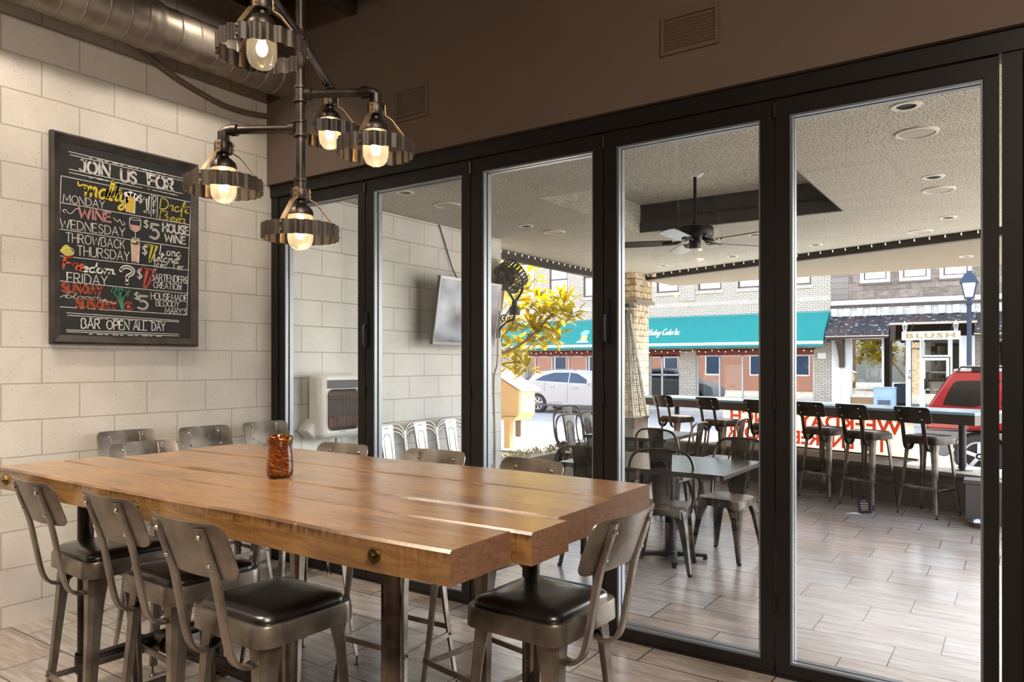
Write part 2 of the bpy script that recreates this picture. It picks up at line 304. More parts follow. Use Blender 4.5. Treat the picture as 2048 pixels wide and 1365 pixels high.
# ------------------------------------------------------------------ mesh helpers
class MB:
    def __init__(s): s.bm = bmesh.new(); s.mi = 0
    def _add(s, vs, fs):
        v = [s.bm.verts.new(p) for p in vs]
        for f in fs:
            try:
                q = s.bm.faces.new([v[i] for i in f]); q.material_index = s.mi
            except ValueError: pass
        return v
    def box(s, a, b, rot=0, c=None):
        (x0, y0, z0), (x1, y1, z1) = a, b
        vs = [(x0,y0,z0),(x1,y0,z0),(x1,y1,z0),(x0,y1,z0),(x0,y0,z1),(x1,y0,z1),(x1,y1,z1),(x0,y1,z1)]
        if rot:
            c = c or ((x0+x1)/2, (y0+y1)/2); cs, sn = math.cos(rot), math.sin(rot)
            vs = [(c[0]+(x-c[0])*cs-(y-c[1])*sn, c[1]+(x-c[0])*sn+(y-c[1])*cs, z) for x, y, z in vs]
        s._add(vs, [(0,3,2,1),(4,5,6,7),(0,1,5,4),(1,2,6,5),(2,3,7,6),(3,0,4,7)]); return s
    def obox(s, p, ux, uy, uz, sx, sy, sz):
        """box centred on p with axes ux, uy, uz and full sizes"""
        p, ux, uy, uz = Vector(p), Vector(ux), Vector(uy), Vector(uz)
        vs = [p+ux*(sx/2*i)+uy*(sy/2*j)+uz*(sz/2*k) for k in (-1,1) for i, j in ((-1,-1),(1,-1),(1,1),(-1,1))]
        s._add(vs, [(0,3,2,1),(4,5,6,7),(0,1,5,4),(1,2,6,5),(2,3,7,6),(3,0,4,7)]); return s
    def beam(s, p, q, w, h, up=(0,0,1), w2=None, h2=None):
        p, q = Vector(p), Vector(q); d = (q-p).normalized(); r = d.cross(Vector(up))
        if r.length < 1e-4: r = d.cross(Vector((0,1,0)))
        r.normalize(); u = r.cross(d); w2 = w if w2 is None else w2; h2 = h if h2 is None else h2
        vs = [e+r*(i*a/2)+u*(j*b/2) for e, a, b in ((p,w,h),(q,w2,h2)) for i, j in ((-1,-1),(1,-1),(1,1),(-1,1))]
        s._add(vs, [(0,3,2,1),(4,5,6,7),(0,1,5,4),(1,2,6,5),(2,3,7,6),(3,0,4,7)]); return s
    def cyl(s, p, q, r, r2=None, n=16, cap=True):
        p, q = Vector(p), Vector(q); r2 = r if r2 is None else r2; d = (q-p).normalized()
        a = d.orthogonal().normalized(); b = d.cross(a)
        vs = [e+a*(R*math.cos(2*PI*i/n))+b*(R*math.sin(2*PI*i/n)) for e, R in ((p,r),(q,r2)) for i in range(n)]
        fs = [(i,(i+1)%n,n+(i+1)%n,n+i) for i in range(n)]
        if cap: fs += [tuple(range(n-1,-1,-1)), tuple(range(n,2*n))]
        s._add(vs, fs); return s
    def tube(s, pts, r, n=10, closed=False, taper=None, flat=None, up=None):
        """sweep a circle (or a flat=(w,t) rounded strap) along pts"""
        P = [Vector(p) for p in pts]; m = len(P); rings = []; prev = None
        for i in range(m):
            if closed: d = P[(i+1)%m]-P[i-1]
            else: d = P[min(i+1,m-1)]-P[max(i-1,0)]
            d.normalize()
            if up is not None: a = Vector(up); a = (a-d*a.dot(d)).normalized()
            elif prev is None: a = d.orthogonal().normalized()
            else:
                a = prev-d*prev.dot(d)
                a = a.normalized() if a.length > 1e-6 else d.orthogonal().normalized()
            prev = a; b = d.cross(a); R = r if taper is None else r*(1+(taper-1)*i/(m-1))
            if flat:
                w, th = flat
                ring = [(-w/2, -th*.3), (-w*.36, -th/2), (w*.36, -th/2), (w/2, -th*.3), (w/2, th*.3), (w*.36, th/2), (-w*.36, th/2), (-w/2, th*.3)]
                rings.append([P[i]+a*x+b*y for x, y in ring])
            else: rings.append([P[i]+a*(R*math.cos(2*PI*k/n))+b*(R*math.sin(2*PI*k/n)) for k in range(n)])
        n = len(rings[0]); vs = [v for g in rings for v in g]; fs = []
        for i in range(m if closed else m-1):
            j = (i+1)%m
            for k in range(n): fs.append((i*n+k, i*n+(k+1)%n, j*n+(k+1)%n, j*n+k))
        if not closed: fs += [tuple(range(n-1,-1,-1)), tuple(range((m-1)*n, m*n))]
        s._add(vs, fs); return s
    def lathe(s, prof, c=(0,0,0), n=24, axis='z', rib=None):
        """prof: [(r, h)...]; open ends"""
        c = Vector(c); vs = []
        for r, h in prof:
            for i in range(n):
                a = 2*PI*i/n; R = r*(1+(rib if (rib and i%2) else 0)); x, y = R*math.cos(a), R*math.sin(a)
                vs.append(c+Vector({'z':(x,y,h),'y':(x,h,y),'x':(h,x,y)}[axis]))
        fs = [(k*n+i, k*n+(i+1)%n, (k+1)*n+(i+1)%n, (k+1)*n+i) for k in range(len(prof)-1) for i in range(n)]
        s._add(vs, fs); return s
    def prism(s, poly, f0, f1):
        """poly 2-D; f0/f1 map (u,v) to the two end planes"""
        n = len(poly); vs = [f0(*p) for p in poly]+[f1(*p) for p in poly]
        s._add(vs, [tuple(range(n-1,-1,-1)), tuple(range(n,2*n))]+[(i,(i+1)%n,n+(i+1)%n,n+i) for i in range(n)]); return s
    def face(s, vs): s._add(vs, [tuple(range(len(vs)))]); return s
    def sphere(s, c, r, n=12, m=8, sq=(1,1,1)):
        prof = [(max(1e-4, math.sin(PI*k/m))*r, -math.cos(PI*k/m)*r) for k in range(m+1)]
        c = Vector(c); vs = [c+Vector((q*math.cos(2*PI*i/n)*sq[0], q*math.sin(2*PI*i/n)*sq[1], h*sq[2])) for q, h in prof for i in range(n)]
        s._add(vs, [(k*n+i,k*n+(i+1)%n,(k+1)*n+(i+1)%n,(k+1)*n+i) for k in range(m) for i in range(n)]); return s
    def mesh(s, name, mats, smooth=None, bevel=0, seg=2, off=None, fixn=True):
        bm = s.bm
        if off is not None: bmesh.ops.translate(bm, verts=bm.verts, vec=-Vector(off))
        if bevel:
            es = [e for e in bm.edges if len(e.link_faces) == 2 and e.calc_face_angle(0) > .5]
            bmesh.ops.bevel(bm, geom=es, offset=bevel, segments=seg, affect='EDGES', clamp_overlap=True)
        if fixn: bmesh.ops.recalc_face_normals(bm, faces=bm.faces)
        me = bpy.data.meshes.new(name)
        if smooth is not None:
            for f in bm.faces: f.smooth = True
            for e in bm.edges:
                if len(e.link_faces) == 2 and e.calc_face_angle(0) > smooth: e.smooth = False
        bm.to_mesh(me); bm.free()
        for m in (mats if isinstance(mats, (list, tuple)) else [mats]): me.materials.append(m)
        return me
    def obj(s, name, mats, parent=None, smooth=.6, bevel=0, seg=2, world=False, **kw):
        off = parent.location if (world and parent is not None) else None
        if world and parent is not None and parent.parent is not None: off = parent.parent.location
        o = bpy.data.objects.new(name, s.mesh(name, mats, smooth, bevel, seg, off, **kw)); COL.objects.link(o)
        if parent is not None: o.parent = parent
        return o
def tag(o, label=None, cat=None, group=None, kind=None):
    if label: o['label'] = label
    if cat: o['category'] = cat
    if group: o['group'] = group
    if kind: o['kind'] = kind
    return o
def thing(name, label, cat, loc=(0,0,0), rot=0, group=None):
    o = bpy.data.objects.new(name, None); COL.objects.link(o); o.empty_display_size = .1
    o.location = loc; o.rotation_euler = (0, 0, rot); return tag(o, label, cat, group)
def struct(name, mb, mat, **kw): return tag(mb.obj(name, mat, **kw), kind='structure')
def copy_tree(o, parent=None):
    c = o.copy(); COL.objects.link(c)
    if parent is not None: c.parent = parent
    for ch in list(o.children): copy_tree(ch, c)
    return c
def dup(o, loc, rot, label, group=None):
    c = copy_tree(o); c.location = loc; c.rotation_euler = (0, 0, rot); c['label'] = label
    if group: c['group'] = group
    return c
def rrect(w, h, r, n=5):
    pts = []
    for cx, cy, a0 in ((w/2-r, h/2-r, 0), (-w/2+r, h/2-r, PI/2), (-w/2+r, -h/2+r, PI), (w/2-r, -h/2+r, 3*PI/2)):
        for k in range(n+1):
            a = a0+PI/2*k/n; pts.append((cx+r*math.cos(a), cy+r*math.sin(a)))
    return pts
def catmull(pts, n=6, closed=False):
    P = [Vector(p) for p in pts]; m = len(P); out = []
    for i in range(m if closed else m-1):
        p0 = P[i-1] if (i > 0 or closed) else P[0]; p1 = P[i]; p2 = P[(i+1)%m]; p3 = P[(i+2)%m] if (closed or i+2 < m) else P[-1]
        for k in range(n):
            t = k/n
            out.append(.5*((2*p1)+(p2-p0)*t+(2*p0-5*p1+4*p2-p3)*t*t+(3*p1-p0-3*p2+p3)*t**3))
    if not closed: out.append(P[-1])
    return out
# ------------------------------------------------------------------ lettering
FS = {  # hand-drawn capitals: width, strokes ('~' first = smooth)
'A': (.7, [[(0,0),(.35,1),(.7,0)],[(.13,.36),(.57,.36)]]), 'B': (.6, [[(0,0),(0,1)],['~',(0,1),(.4,.98),(.5,.77),(.36,.55),(0,.53)],['~',(0,.53),(.45,.5),(.6,.27),(.42,.02),(0,0)]]),
'C': (.66, [['~',(.64,.83),(.45,.99),(.2,.93),(.03,.65),(.03,.35),(.2,.06),(.45,.01),(.65,.17)]]), 'D': (.66, [[(0,0),(0,1)],['~',(0,1),(.4,.94),(.63,.65),(.62,.32),(.4,.06),(0,0)]]),
'E': (.52, [[(.5,1),(0,1),(0,0),(.52,0)],[(0,.53),(.42,.53)]]), 'F': (.5, [[(.5,1),(0,1),(0,0)],[(0,.53),(.42,.53)]]),
'G': (.7, [['~',(.64,.83),(.45,.99),(.2,.93),(.03,.65),(.03,.35),(.2,.06),(.45,.01),(.66,.2),(.66,.42)],[(.42,.42),(.66,.42)]]),
'H': (.62, [[(0,0),(0,1)],[(.62,0),(.62,1)],[(0,.52),(.62,.52)]]), 'I': (.12, [[(.06,0),(.06,1)]]), 'J': (.5, [['~',(.42,1),(.42,.3),(.36,.06),(.18,0),(.03,.14)],[(.18,1),(.5,1)]]),
'K': (.6, [[(0,0),(0,1)],[(.55,1),(0,.45)],[(.2,.62),(.6,0)]]), 'L': (.5, [[(0,1),(0,0),(.5,0)]]), 'M': (.86, [[(0,0),(.1,1),(.43,.25),(.76,1),(.86,0)]]),
'N': (.66, [[(0,0),(0,1),(.66,0),(.66,1)]]), 'O': (.74, [['~',(.37,1),(.1,.85),(0,.5),(.1,.14),(.37,0),(.64,.14),(.74,.5),(.64,.85),(.37,1)]]),
'P': (.56, [[(0,0),(0,1)],['~',(0,1),(.42,.96),(.55,.72),(.4,.5),(0,.46)]]), 'R': (.6, [[(0,0),(0,1)],['~',(0,1),(.42,.97),(.54,.74),(.4,.53),(0,.5)],[(.25,.5),(.6,0)]]),
'S': (.56, [['~',(.52,.85),(.36,.99),(.14,.95),(.05,.77),(.16,.59),(.4,.45),(.52,.25),(.42,.05),(.2,.0),(.02,.14)]]), 'T': (.6, [[(0,1),(.6,1)],[(.3,1),(.3,0)]]),
'U': (.64, [['~',(0,1),(0,.35),(.1,.07),(.32,0),(.54,.07),(.64,.35),(.64,1)]]), 'V': (.64, [[(0,1),(.32,0),(.64,1)]]), 'W': (.95, [[(0,1),(.22,0),(.47,.8),(.72,0),(.95,1)]]), 'Y': (.62, [[(0,1),(.31,.48),(.62,1)],[(.31,.48),(.31,0)]]),
"'": (.1, [[(.08,1),(.02,.8)]]), '?': (.5, [['~',(.02,.76),(.12,.95),(.3,.99),(.47,.85),(.44,.62),(.28,.45),(.25,.26)],[(.25,.05),(.25,0)]]),
'$': (.5, [['~',(.47,.77),(.32,.87),(.12,.83),(.05,.68),(.16,.55),(.36,.45),(.46,.3),(.36,.15),(.16,.12),(.02,.23)],[(.25,1.02),(.25,-.02)]]),
'1': (.3, [[(0,.78),(.17,1),(.17,0)],[(.02,0),(.32,0)]]), '5': (.52, [[(.5,1),(.1,1),(.06,.56)],['~',(.06,.56),(.3,.63),(.5,.45),(.5,.2),(.3,.0),(.02,.1)]]), '7': (.5, [[(0,1),(.5,1),(.16,0)]]),
'2': (.5, [['~',(.03,.78),(.15,.97),(.36,.97),(.47,.77),(.35,.5),(.02,0)],[(.02,0),(.5,0)]]), '0': (.54, [['~',(.27,1),(.05,.8),(.0,.5),(.05,.2),(.27,0),(.49,.2),(.54,.5),(.49,.8),(.27,1)]]), '6': (.5, [['~',(.42,.97),(.15,.7),(.03,.32),(.14,.05),(.33,.02),(.48,.2),(.42,.45),(.24,.53),(.05,.35)]]),
'.': (.1, [[(.03,.0),(.03,.06)]]), '-': (.3, [[(0,.45),(.3,.45)]]),
# joined script, x-height .5
'a': (.5, [['~',(.42,.42),(.25,.5),(.06,.34),(.06,.1),(.22,0),(.4,.16),(.43,.48)],['~',(.43,.48),(.41,.1),(.52,.05)]]), 'b': (.46, [['~',(0,.1),(.16,.6),(.2,.98),(.1,1.0),(.06,.6),(.08,.1),(.24,0),(.4,.15),(.38,.4),(.22,.46)],['~',(.38,.4),(.48,.34)]]),
'c': (.4, [['~',(.36,.42),(.22,.5),(.05,.33),(.06,.1),(.22,0),(.42,.1)]]), 'd': (.5, [['~',(.42,.42),(.25,.5),(.06,.34),(.06,.1),(.22,0),(.4,.16),(.47,1)],['~',(.45,.5),(.43,.1),(.54,.05)]]), 'e': (.4, [['~',(0,.16),(.24,.26),(.35,.4),(.22,.5),(.06,.34),(.07,.1),(.22,0),(.42,.12)]]),
'f': (.36, [['~',(0,.1),(.2,.6),(.36,.95),(.26,1.02),(.16,.7),(.14,.1),(.12,-.35),(.2,-.3)],[(.02,.48),(.34,.5)]]), 'g': (.48, [['~',(.4,.42),(.24,.5),(.06,.34),(.07,.1),(.22,.03),(.38,.2),(.42,.48)],['~',(.42,.48),(.38,-.2),(.2,-.42),(.06,-.3),(.5,.1)]]),
'i': (.22, [['~',(0,.1),(.09,.48)],['~',(.09,.48),(.08,.08),(.24,.06)],[(.1,.68),(.11,.72)]]), 'l': (.28, [['~',(0,.1),(.2,.7),(.2,.98),(.1,.95),(.08,.2),(.16,0),(.3,.1)]]), 'm': (.74, [['~',(0,.4),(.08,.5),(.08,0)],['~',(.08,.25),(.24,.5),(.36,.42),(.36,0)],['~',(.36,.25),(.5,.5),(.62,.4),(.62,.08),(.76,.06)]]),
'n': (.5, [['~',(0,.4),(.08,.5),(.08,0)],['~',(.08,.25),(.26,.5),(.38,.4),(.38,.08),(.52,.06)]]), 'o': (.44, [['~',(.22,.5),(.06,.4),(.05,.12),(.2,0),(.36,.12),(.36,.38),(.22,.5),(.3,.4),(.46,.42)]]), 'r': (.36, [['~',(0,.36),(.08,.54),(.12,.46)],['~',(.12,.46),(.26,.48),(.22,.1),(.38,.06)]]),
's': (.34, [['~',(0,.08),(.2,.52),(.28,.2),(.18,0),(.04,.06)],['~',(.26,.1),(.36,.12)]]), 't': (.3, [['~',(.0,.1),(.16,.6),(.18,.92)],['~',(.18,.92),(.12,.1),(.32,.08)],[(.0,.6),(.34,.64)]]), 'y': (.48, [['~',(0,.45),(.08,.45),(.08,.12),(.22,.02),(.38,.2),(.42,.5)],['~',(.42,.5),(.38,-.2),(.2,-.42),(.06,-.3),(.5,.1)]]), ' ': (.35, []),
}
def ribbon(mb, pts, w, plane, cap=True, nib=None):
    """flat stroke of width w along 2-D pts; plane(u,v) -> 3-D; nib=angle gives a broad-pen stroke"""
    P = [Vector((p[0], p[1])) for p in pts]; m = len(P)
    if m < 2: return
    L, R = [], []
    for i in range(m):
        d = P[min(i+1,m-1)]-P[max(i-1,0)]
        if d.length < 1e-9: d = Vector((1,0))
        d.normalize(); n = Vector((-d.y, d.x))
        if nib is not None: n = Vector((math.cos(nib), math.sin(nib)))
        k = 1.0
        if 0 < i < m-1 and nib is None:
            a = (P[i]-P[i-1]).normalized(); c = max(.45, abs(Vector((-a.y,a.x)).dot(n))); k = 1/c
        L.append(P[i]+n*(w/2*k)); R.append(P[i]-n*(w/2*k))
    for i in range(m-1): mb.face([plane(*L[i]), plane(*R[i]), plane(*R[i+1]), plane(*L[i+1])])
    if cap and nib is None:
        for q in (P[0], P[-1]): mb.face([plane(q.x+w/2*math.cos(2*PI*k/8), q.y+w/2*math.sin(2*PI*k/8)) for k in range(8)])
def text_strokes(txt, gap=.16):
    """-> (strokes in cap-height units, total width)"""
    x = 0; out = []
    for ch in txt:
        w, st = FS[ch]; low = ch.islower()
        for q in st:
            pts = q[1:] if q[0] == '~' else q
            pts = [(x+a, b) for a, b in pts]
            out.append([tuple(p) for p in catmull([(a, b, 0) for a, b in pts], 5)] if q[0] == '~' else pts)
        x += w+(0.02 if low else gap)
    return out, x-gap
def write(mb, txt, u0, u1, v0, h, plane, w, slant=0, gap=.16, nib=None, rise=0):
    st, tw = text_strokes(txt, gap); sx = (u1-u0)/max(tw, .01)
    for q in st: ribbon(mb, [(u0+(p[0])*sx+slant*p[1]*h, v0+p[1]*h+rise*p[0]) for p in q], w, plane, nib=nib)
def font_mesh(mb, txt, origin, ux, uz, height, width=None, depth=0.0, spacing=1.0, bold=0.0):
    """built-in font letters as flat polygons (or thin extrusions) on a plane"""
    c = bpy.data.curves.new('lettering', 'FONT'); c.body = txt; c.size = 1; c.fill_mode = 'FRONT'; c.space_character = spacing; c.resolution_u = 3; c.offset = bold
    o = bpy.data.objects.new('lettering', c); COL.objects.link(o)
    dg = bpy.context.evaluated_depsgraph_get(); me = bpy.data.meshes.new_from_object(o.evaluated_get(dg))
    vs = [tuple(v.co) for v in me.vertices]; fs = [tuple(p.vertices) for p in me.polygons]
    bpy.data.objects.remove(o); bpy.data.curves.remove(c); bpy.data.meshes.remove(me)
    x0, x1 = min(v[0] for v in vs), max(v[0] for v in vs); y0, y1 = min(v[1] for v in vs), max(v[1] for v in vs)
    sy = height/(y1-y0); sx = sy if width is None else width/(x1-x0)
    O, X, Z = Vector(origin), Vector(ux), Vector(uz)
    mb._add([O+X*((v[0]-x0)*sx)+Z*((v[1]-y0)*sy) for v in vs], fs)
# ------------------------------------------------------------------ the setting: dining room and covered patio
struct('floor', MB().box((0,-7,-.1), (8,.02,0)), TILE)
struct('floor_patio', MB().box((-.02,.02,-.1), (6.3,4.2,0)).box((-.02,4.2,-.1),(4.7,7.0,0)), TILE)
struct('wall_left', MB().box((-.3,-7,-.1), (0,.05,4.15)), BLOCK)
struct('wall_patio_left', MB().box((-.3,.05,-.1), (0,2.995,4.15)), m_block('daylight_lifted_block', '#dddad3', '#e8e6e0'))  # same block wall, coloured lighter to make up for weak patio daylight
struct('wall_upper', MB().box((0,-.06,2.825), (8,.3,4.15)), SOFFIT)
WALLR = plain('room_wall_paint', '#a99e90', .7)
struct('wall_right', MB().box((8,-7,0), (8.15,.3,4.15)), WALLR)
struct('wall_back', MB().box((0,-7.15,0), (8,-7,4.15)), WALLR)
struct('wall_front', MB().box((4.78,-.06,0), (8,.2,2.825)), plain('dark_wall_paint', '#2c2724', .6))
struct('ceiling', MB().box((0,-7,4.1), (8,.3,4.2)), plain('black_deck', '#211a15', .9))
for k in range(6):
    x = .9+k*1.25
    struct('beam_'+'abcdef'[k], MB().box((x,-7,3.86),(x+.07,-.06,4.1)), plain('joist_paint', '#2a201a', .8))
# bi-fold glass door wall
PX = [.08, .993, 1.90, 2.812, 3.72, 4.61]
GL = [(.135,.924), (1.063,1.832), (1.987,2.749), (2.889,3.653), (3.788,4.554)]
struct('trim_head', MB().box((0,-.03,2.735),(4.78,.11,2.825)), FRAME, bevel=.004)
struct('trim_sill', MB().box((0,-.02,-.02),(4.78,.11,.012)), FRAME)
struct('trim_jamb_left', MB().box((0,-.02,0),(.076,.1,2.735)), FRAME, bevel=.003)
struct('trim_jamb_right', MB().box((4.616,-.02,0),(4.70,.11,2.735)).box((4.70,-.055,0),(4.79,.11,2.735)), FRAME, bevel=.003)
for i in range(5):
    a, b = PX[i]+.004, PX[i+1]-.004; g0, g1 = GL[i]; zt, zb = 2.652, .066
    d = MB().box((a,-.012,.014),(g0,.066,2.73)).box((g1,-.012,.014),(b,.066,2.73)).box((g0,-.012,.014),(g1,.066,zb)).box((g0,-.012,zt),(g1,.066,2.73))
    d = struct('door_%d' % (i+1), d, FRAME, bevel=.0035)
    w = .011
    bd = MB()
    for y0, y1 in ((-.004,.021), (.036,.069)):
        bd.box((g0,y0,zb),(g0+w,y1,zt)).box((g1-w,y0,zb),(g1,y1,zt)).box((g0+w,y0,zb),(g1-w,y1,zb+w)).box((g0+w,y0,zt-w),(g1-w,y1,zt))
    bd.obj('glazing_bead', BEAD, d)
    MB().box((g0+.004,.025,zb+.004),(g1-.004,.032,zt-.004)).obj('glass_pane', GLASS, d)
    if i in (1, 3):
        hx = PX[i]+.02 if i == 1 else PX[i]+.025
        h = MB().box((hx-.013,-.024,1.59),(hx+.013,-.012,1.83)).cyl((hx,-.024,1.74),(hx,-.05,1.74),.009).tube([(hx,-.05,1.745),(hx,-.056,1.70),(hx,-.056,1.62),(hx,-.052,1.60)],.009)
        h.obj('handle', BLACK, d)
    if i:
        for z in (.35, 1.3, 2.68):
            MB().cyl((PX[i],-.02,z-.035),(PX[i],-.02,z+.035),.008,n=10).obj('hinge', BLACK, d)
# painted-over grilles in the soffit
for (x0,x1,z0,z1,lab) in ((3.165,3.47,3.045,3.245,'brown painted wall grille high over the fourth glass door panel'), (1.315,1.603,3.045,3.258,'brown painted wall grille high over the second glass door panel beside the chandelier')):
    v = thing('wall_grille', lab, 'vent', ((x0+x1)/2,-.06,(z0+z1)/2))
    MB().box((x0,-.072,z0),(x0+.022,-.06,z1)).box((x1-.022,-.072,z0),(x1,-.06,z1)).box((x0+.022,-.072,z0),(x1-.022,-.06,z0+.022)).box((x0+.022,-.072,z1-.022),(x1-.022,-.06,z1)).obj('frame', SOFFIT, v, world=True, bevel=.002)
    sl = MB()
    k = 0
    while z0+.03+k*.016 < z1-.028:
        z = z0+.03+k*.016; sl.obox(((x0+x1)/2,-.064,z),(1,0,0),(0,.8,-.6),(0,.6,.8),x1-x0-.044,.008,.004); k += 1
    sl.obj('louvre_slats', SOFFIT, v, world=True)
# spiral duct under the ceiling along the block wall
du = thing('spiral_duct', 'galvanised round spiral duct running along the top of the block wall', 'duct', (.21,-3.5,3.59))
MB().cyl((.21,-7,3.59),(.21,-1.12,3.59),.152,n=40,cap=False).obj('duct_section', DUCT, du, world=True)
MB().cyl((.21,-1.10,3.59),(.21,-.05,3.59),.145,n=40,cap=False).obj('duct_section', DUCT, du, world=True)
MB().lathe([(.152,-.06),(.158,-.055),(.158,-.03),(.153,-.02),(.153,.02),(.158,.03),(.158,.055),(.146,.06)],(.21,-1.11,3.59),40,'y').obj('coupling', DUCT, du, world=True)
sm = MB()
for k in range(46):
    y = -1.27-k*.125
    sm.lathe([(.152,-.006),(.1565,0),(.152,.006)],(.21,y,3.59),36,'y')
sm.obj('seam_rib', DUCT, [c for c in du.children if c.name.startswith('duct_section')][0], world=True)
sm = MB()
for k in range(7): sm.lathe([(.145,-.006),(.1495,0),(.145,.006)],(.21,-.95+k*.13,3.59),36,'y')
sm.obj('seam_rib', DUCT, [c for c in du.children if c.name.startswith('duct_section')][1], world=True)
MB().box((.05,-3,3.43),(.37,-2.97,3.44)).box((.05,-3,3.44),(.06,-2.97,4.1)).box((.36,-3,3.44),(.37,-2.97,4.1)).obj('hanger_strap', BLACK, du, world=True)
tag(MB().tube(catmull([(.12,-1.25,3.52),(.06,-1.02,3.47),(.03,-.82,3.40),(.022,-.6,3.345),(.022,-.42,3.315),(.022,-.22,3.32),(.022,-.05,3.345)],6),.0175,n=10).obj('flexible_conduit', plain('brown_conduit','#6a5a4b',.5)), 'brown flexible conduit sagging from the round duct to the soffit corner', 'cable')

# ------------------------------------------------------------------ chalkboard
bd_ = thing('chalkboard', 'framed chalkboard of weekly drink specials on the white block wall', 'chalkboard', (0,-1.11,2.22))
Y0, Y1, Z0, Z1 = -1.578, -.645, 1.598, 2.845
MB().box((.004,Y0+.03,Z0+.03),(.022,Y1-.03,Z1-.03)).obj('board', m_chalk(), bd_, world=True)
fr = MB(); prof = [(0,.0),(0,.036),(.012,.046),(.040,.030),(.052,.024),(.052,.0)]   # (inset, height)
for k in range(4):
    cs = [(Y0,Z0),(Y1,Z0),(Y1,Z1),(Y0,Z1)]; (ya,za),(yb,zb_) = cs[k], cs[(k+1)%4]
    sgn = [(1,1),(-1,1),(-1,-1),(1,-1)]; sa, sb = sgn[k], sgn[(k+1)%4]
    vs = [(h, ya+sa[0]*t, za+sa[1]*t) for t, h in prof]+[(h, yb+sb[0]*t, zb_+sb[1]*t) for t, h in prof]
    n = len(prof); fr._add(vs, [(i,i+1,n+i+1,n+i) for i in range(n-1)])
fr.obj('frame', m_steel('worn_dark_wood_frame','#4c423b',.5,.5,0,'#221c18'), bd_, smooth=.3, world=True)
BCOL = {'W':'#d9d7d2','Y':'#cdb83c','L':'#bdb348','P':'#c98f88','O':'#c2562f','R':'#b04a3c','G':'#4a8566','A':'#c9a544','B':'#c9a08a','K':'#221f1e'}
bkeys = list(BCOL)
lt = MB()
def bp(u, v, lift=0): return (.0228+lift, u, v)
def bpl(l): return lambda u, v: (.0228+l, u, v)
BT = [('JOIN',-1.421,-1.232,2.64,0.069,0.2,'W','b'),
('US',-1.172,-1.065,2.631,0.071,0.2,'W','b'),
('FOR',-0.994,-0.815,2.633,0.076,0.2,'W','b'),
('malty',-1.392,-1.145,2.492,0.115,0.12,'Y','s'),
('MONDAY',-1.508,-1.269,2.437,0.047,0.09,'W',''),
('$',-1.056,-1.029,2.511,0.059,0.1,'W',''),
('1',-1.022,-0.975,2.463,0.104,0.12,'W','o'),
('O',-0.961,-0.939,2.542,0.035,0.12,'W',''),
('F',-0.958,-0.942,2.499,0.035,0.12,'W',''),
('F',-0.958,-0.942,2.451,0.034,0.12,'W',''),
('Draft',-0.915,-0.727,2.495,0.072,0.12,'L','s'),
('Beer',-0.915,-0.746,2.426,0.06,0.12,'L','s'),
('WINE',-1.424,-1.226,2.361,0.057,0.2,'P','b'),
('WEDNESDAY',-1.524,-1.144,2.282,0.054,0.085,'W',''),
('$',-1.022,-0.989,2.356,0.056,0.1,'W',''),
('5',-0.982,-0.919,2.297,0.093,0.13,'W','o'),
('HOUSE',-0.898,-0.707,2.355,0.054,0.2,'W','b'),
('WINE',-0.883,-0.729,2.29,0.048,0.2,'W','b'),
('THROWBACK',-1.493,-1.144,2.204,0.054,0.085,'W',''),
('THURSDAY',-1.429,-1.116,2.131,0.058,0.085,'W',''),
('$',-1.031,-0.998,2.181,0.066,0.1,'W',''),
('7',-0.998,-0.946,2.149,0.097,0.2,'YL','o'),
('Long',-0.915,-0.778,2.195,0.061,0.13,'W','s'),
('Island',-0.958,-0.796,2.148,0.057,0.13,'W','s'),
('Iced Tea',-0.955,-0.75,2.11,0.049,0.13,'W','s'),
('Fre',-1.508,-1.404,2.038,0.062,0.19,'O','s'),
('edom',-1.402,-1.221,2.037,0.059,0.17,'W','s'),
('FRIDAY',-1.486,-1.253,1.962,0.06,0.09,'W',''),
('?',-1.175,-1.084,1.99,0.103,0.2,'W','o'),
('$',-1.065,-1.031,2.023,0.067,0.1,'W',''),
('7',-1.031,-0.973,1.981,0.105,0.26,'R','o'),
('BARTENDERS',-0.973,-0.716,2.024,0.045,0.11,'W',''),
('CREATION',-0.956,-0.762,1.976,0.04,0.11,'W',''),
('?',-0.991,-0.975,1.99,0.025,0.13,'R',''),
('?',-0.74,-0.727,2.024,0.026,0.12,'W',''),
('?',-0.783,-0.767,1.975,0.031,0.12,'W',''),
('?',-0.954,-0.939,2.078,0.021,0.12,'W',''),
('SUNDAY',-1.518,-1.281,1.908,0.046,0.24,'O','o'),
('bloody',-1.498,-1.274,1.868,0.034,0.09,'W','s'),
('SUNDAY',-1.437,-1.194,1.819,0.048,0.24,'O','o'),
('$',-1.085,-1.052,1.89,0.049,0.1,'W',''),
('5',-1.063,-0.994,1.832,0.084,0.13,'W','o'),
('HOUSEMADE',-0.973,-0.72,1.9,0.044,0.1,'W',''),
('BLOODY',-0.939,-0.778,1.859,0.039,0.1,'W',''),
("MARY'S",-0.877,-0.723,1.814,0.037,0.1,'W',''),
('BAR',-1.406,-1.298,1.695,0.058,0.12,'W',''),
('OPEN',-1.255,-1.116,1.695,0.054,0.12,'W',''),
('ALL',-1.088,-1.002,1.696,0.055,0.12,'W',''),
('DAY',-0.967,-0.879,1.697,0.055,0.12,'W','')]
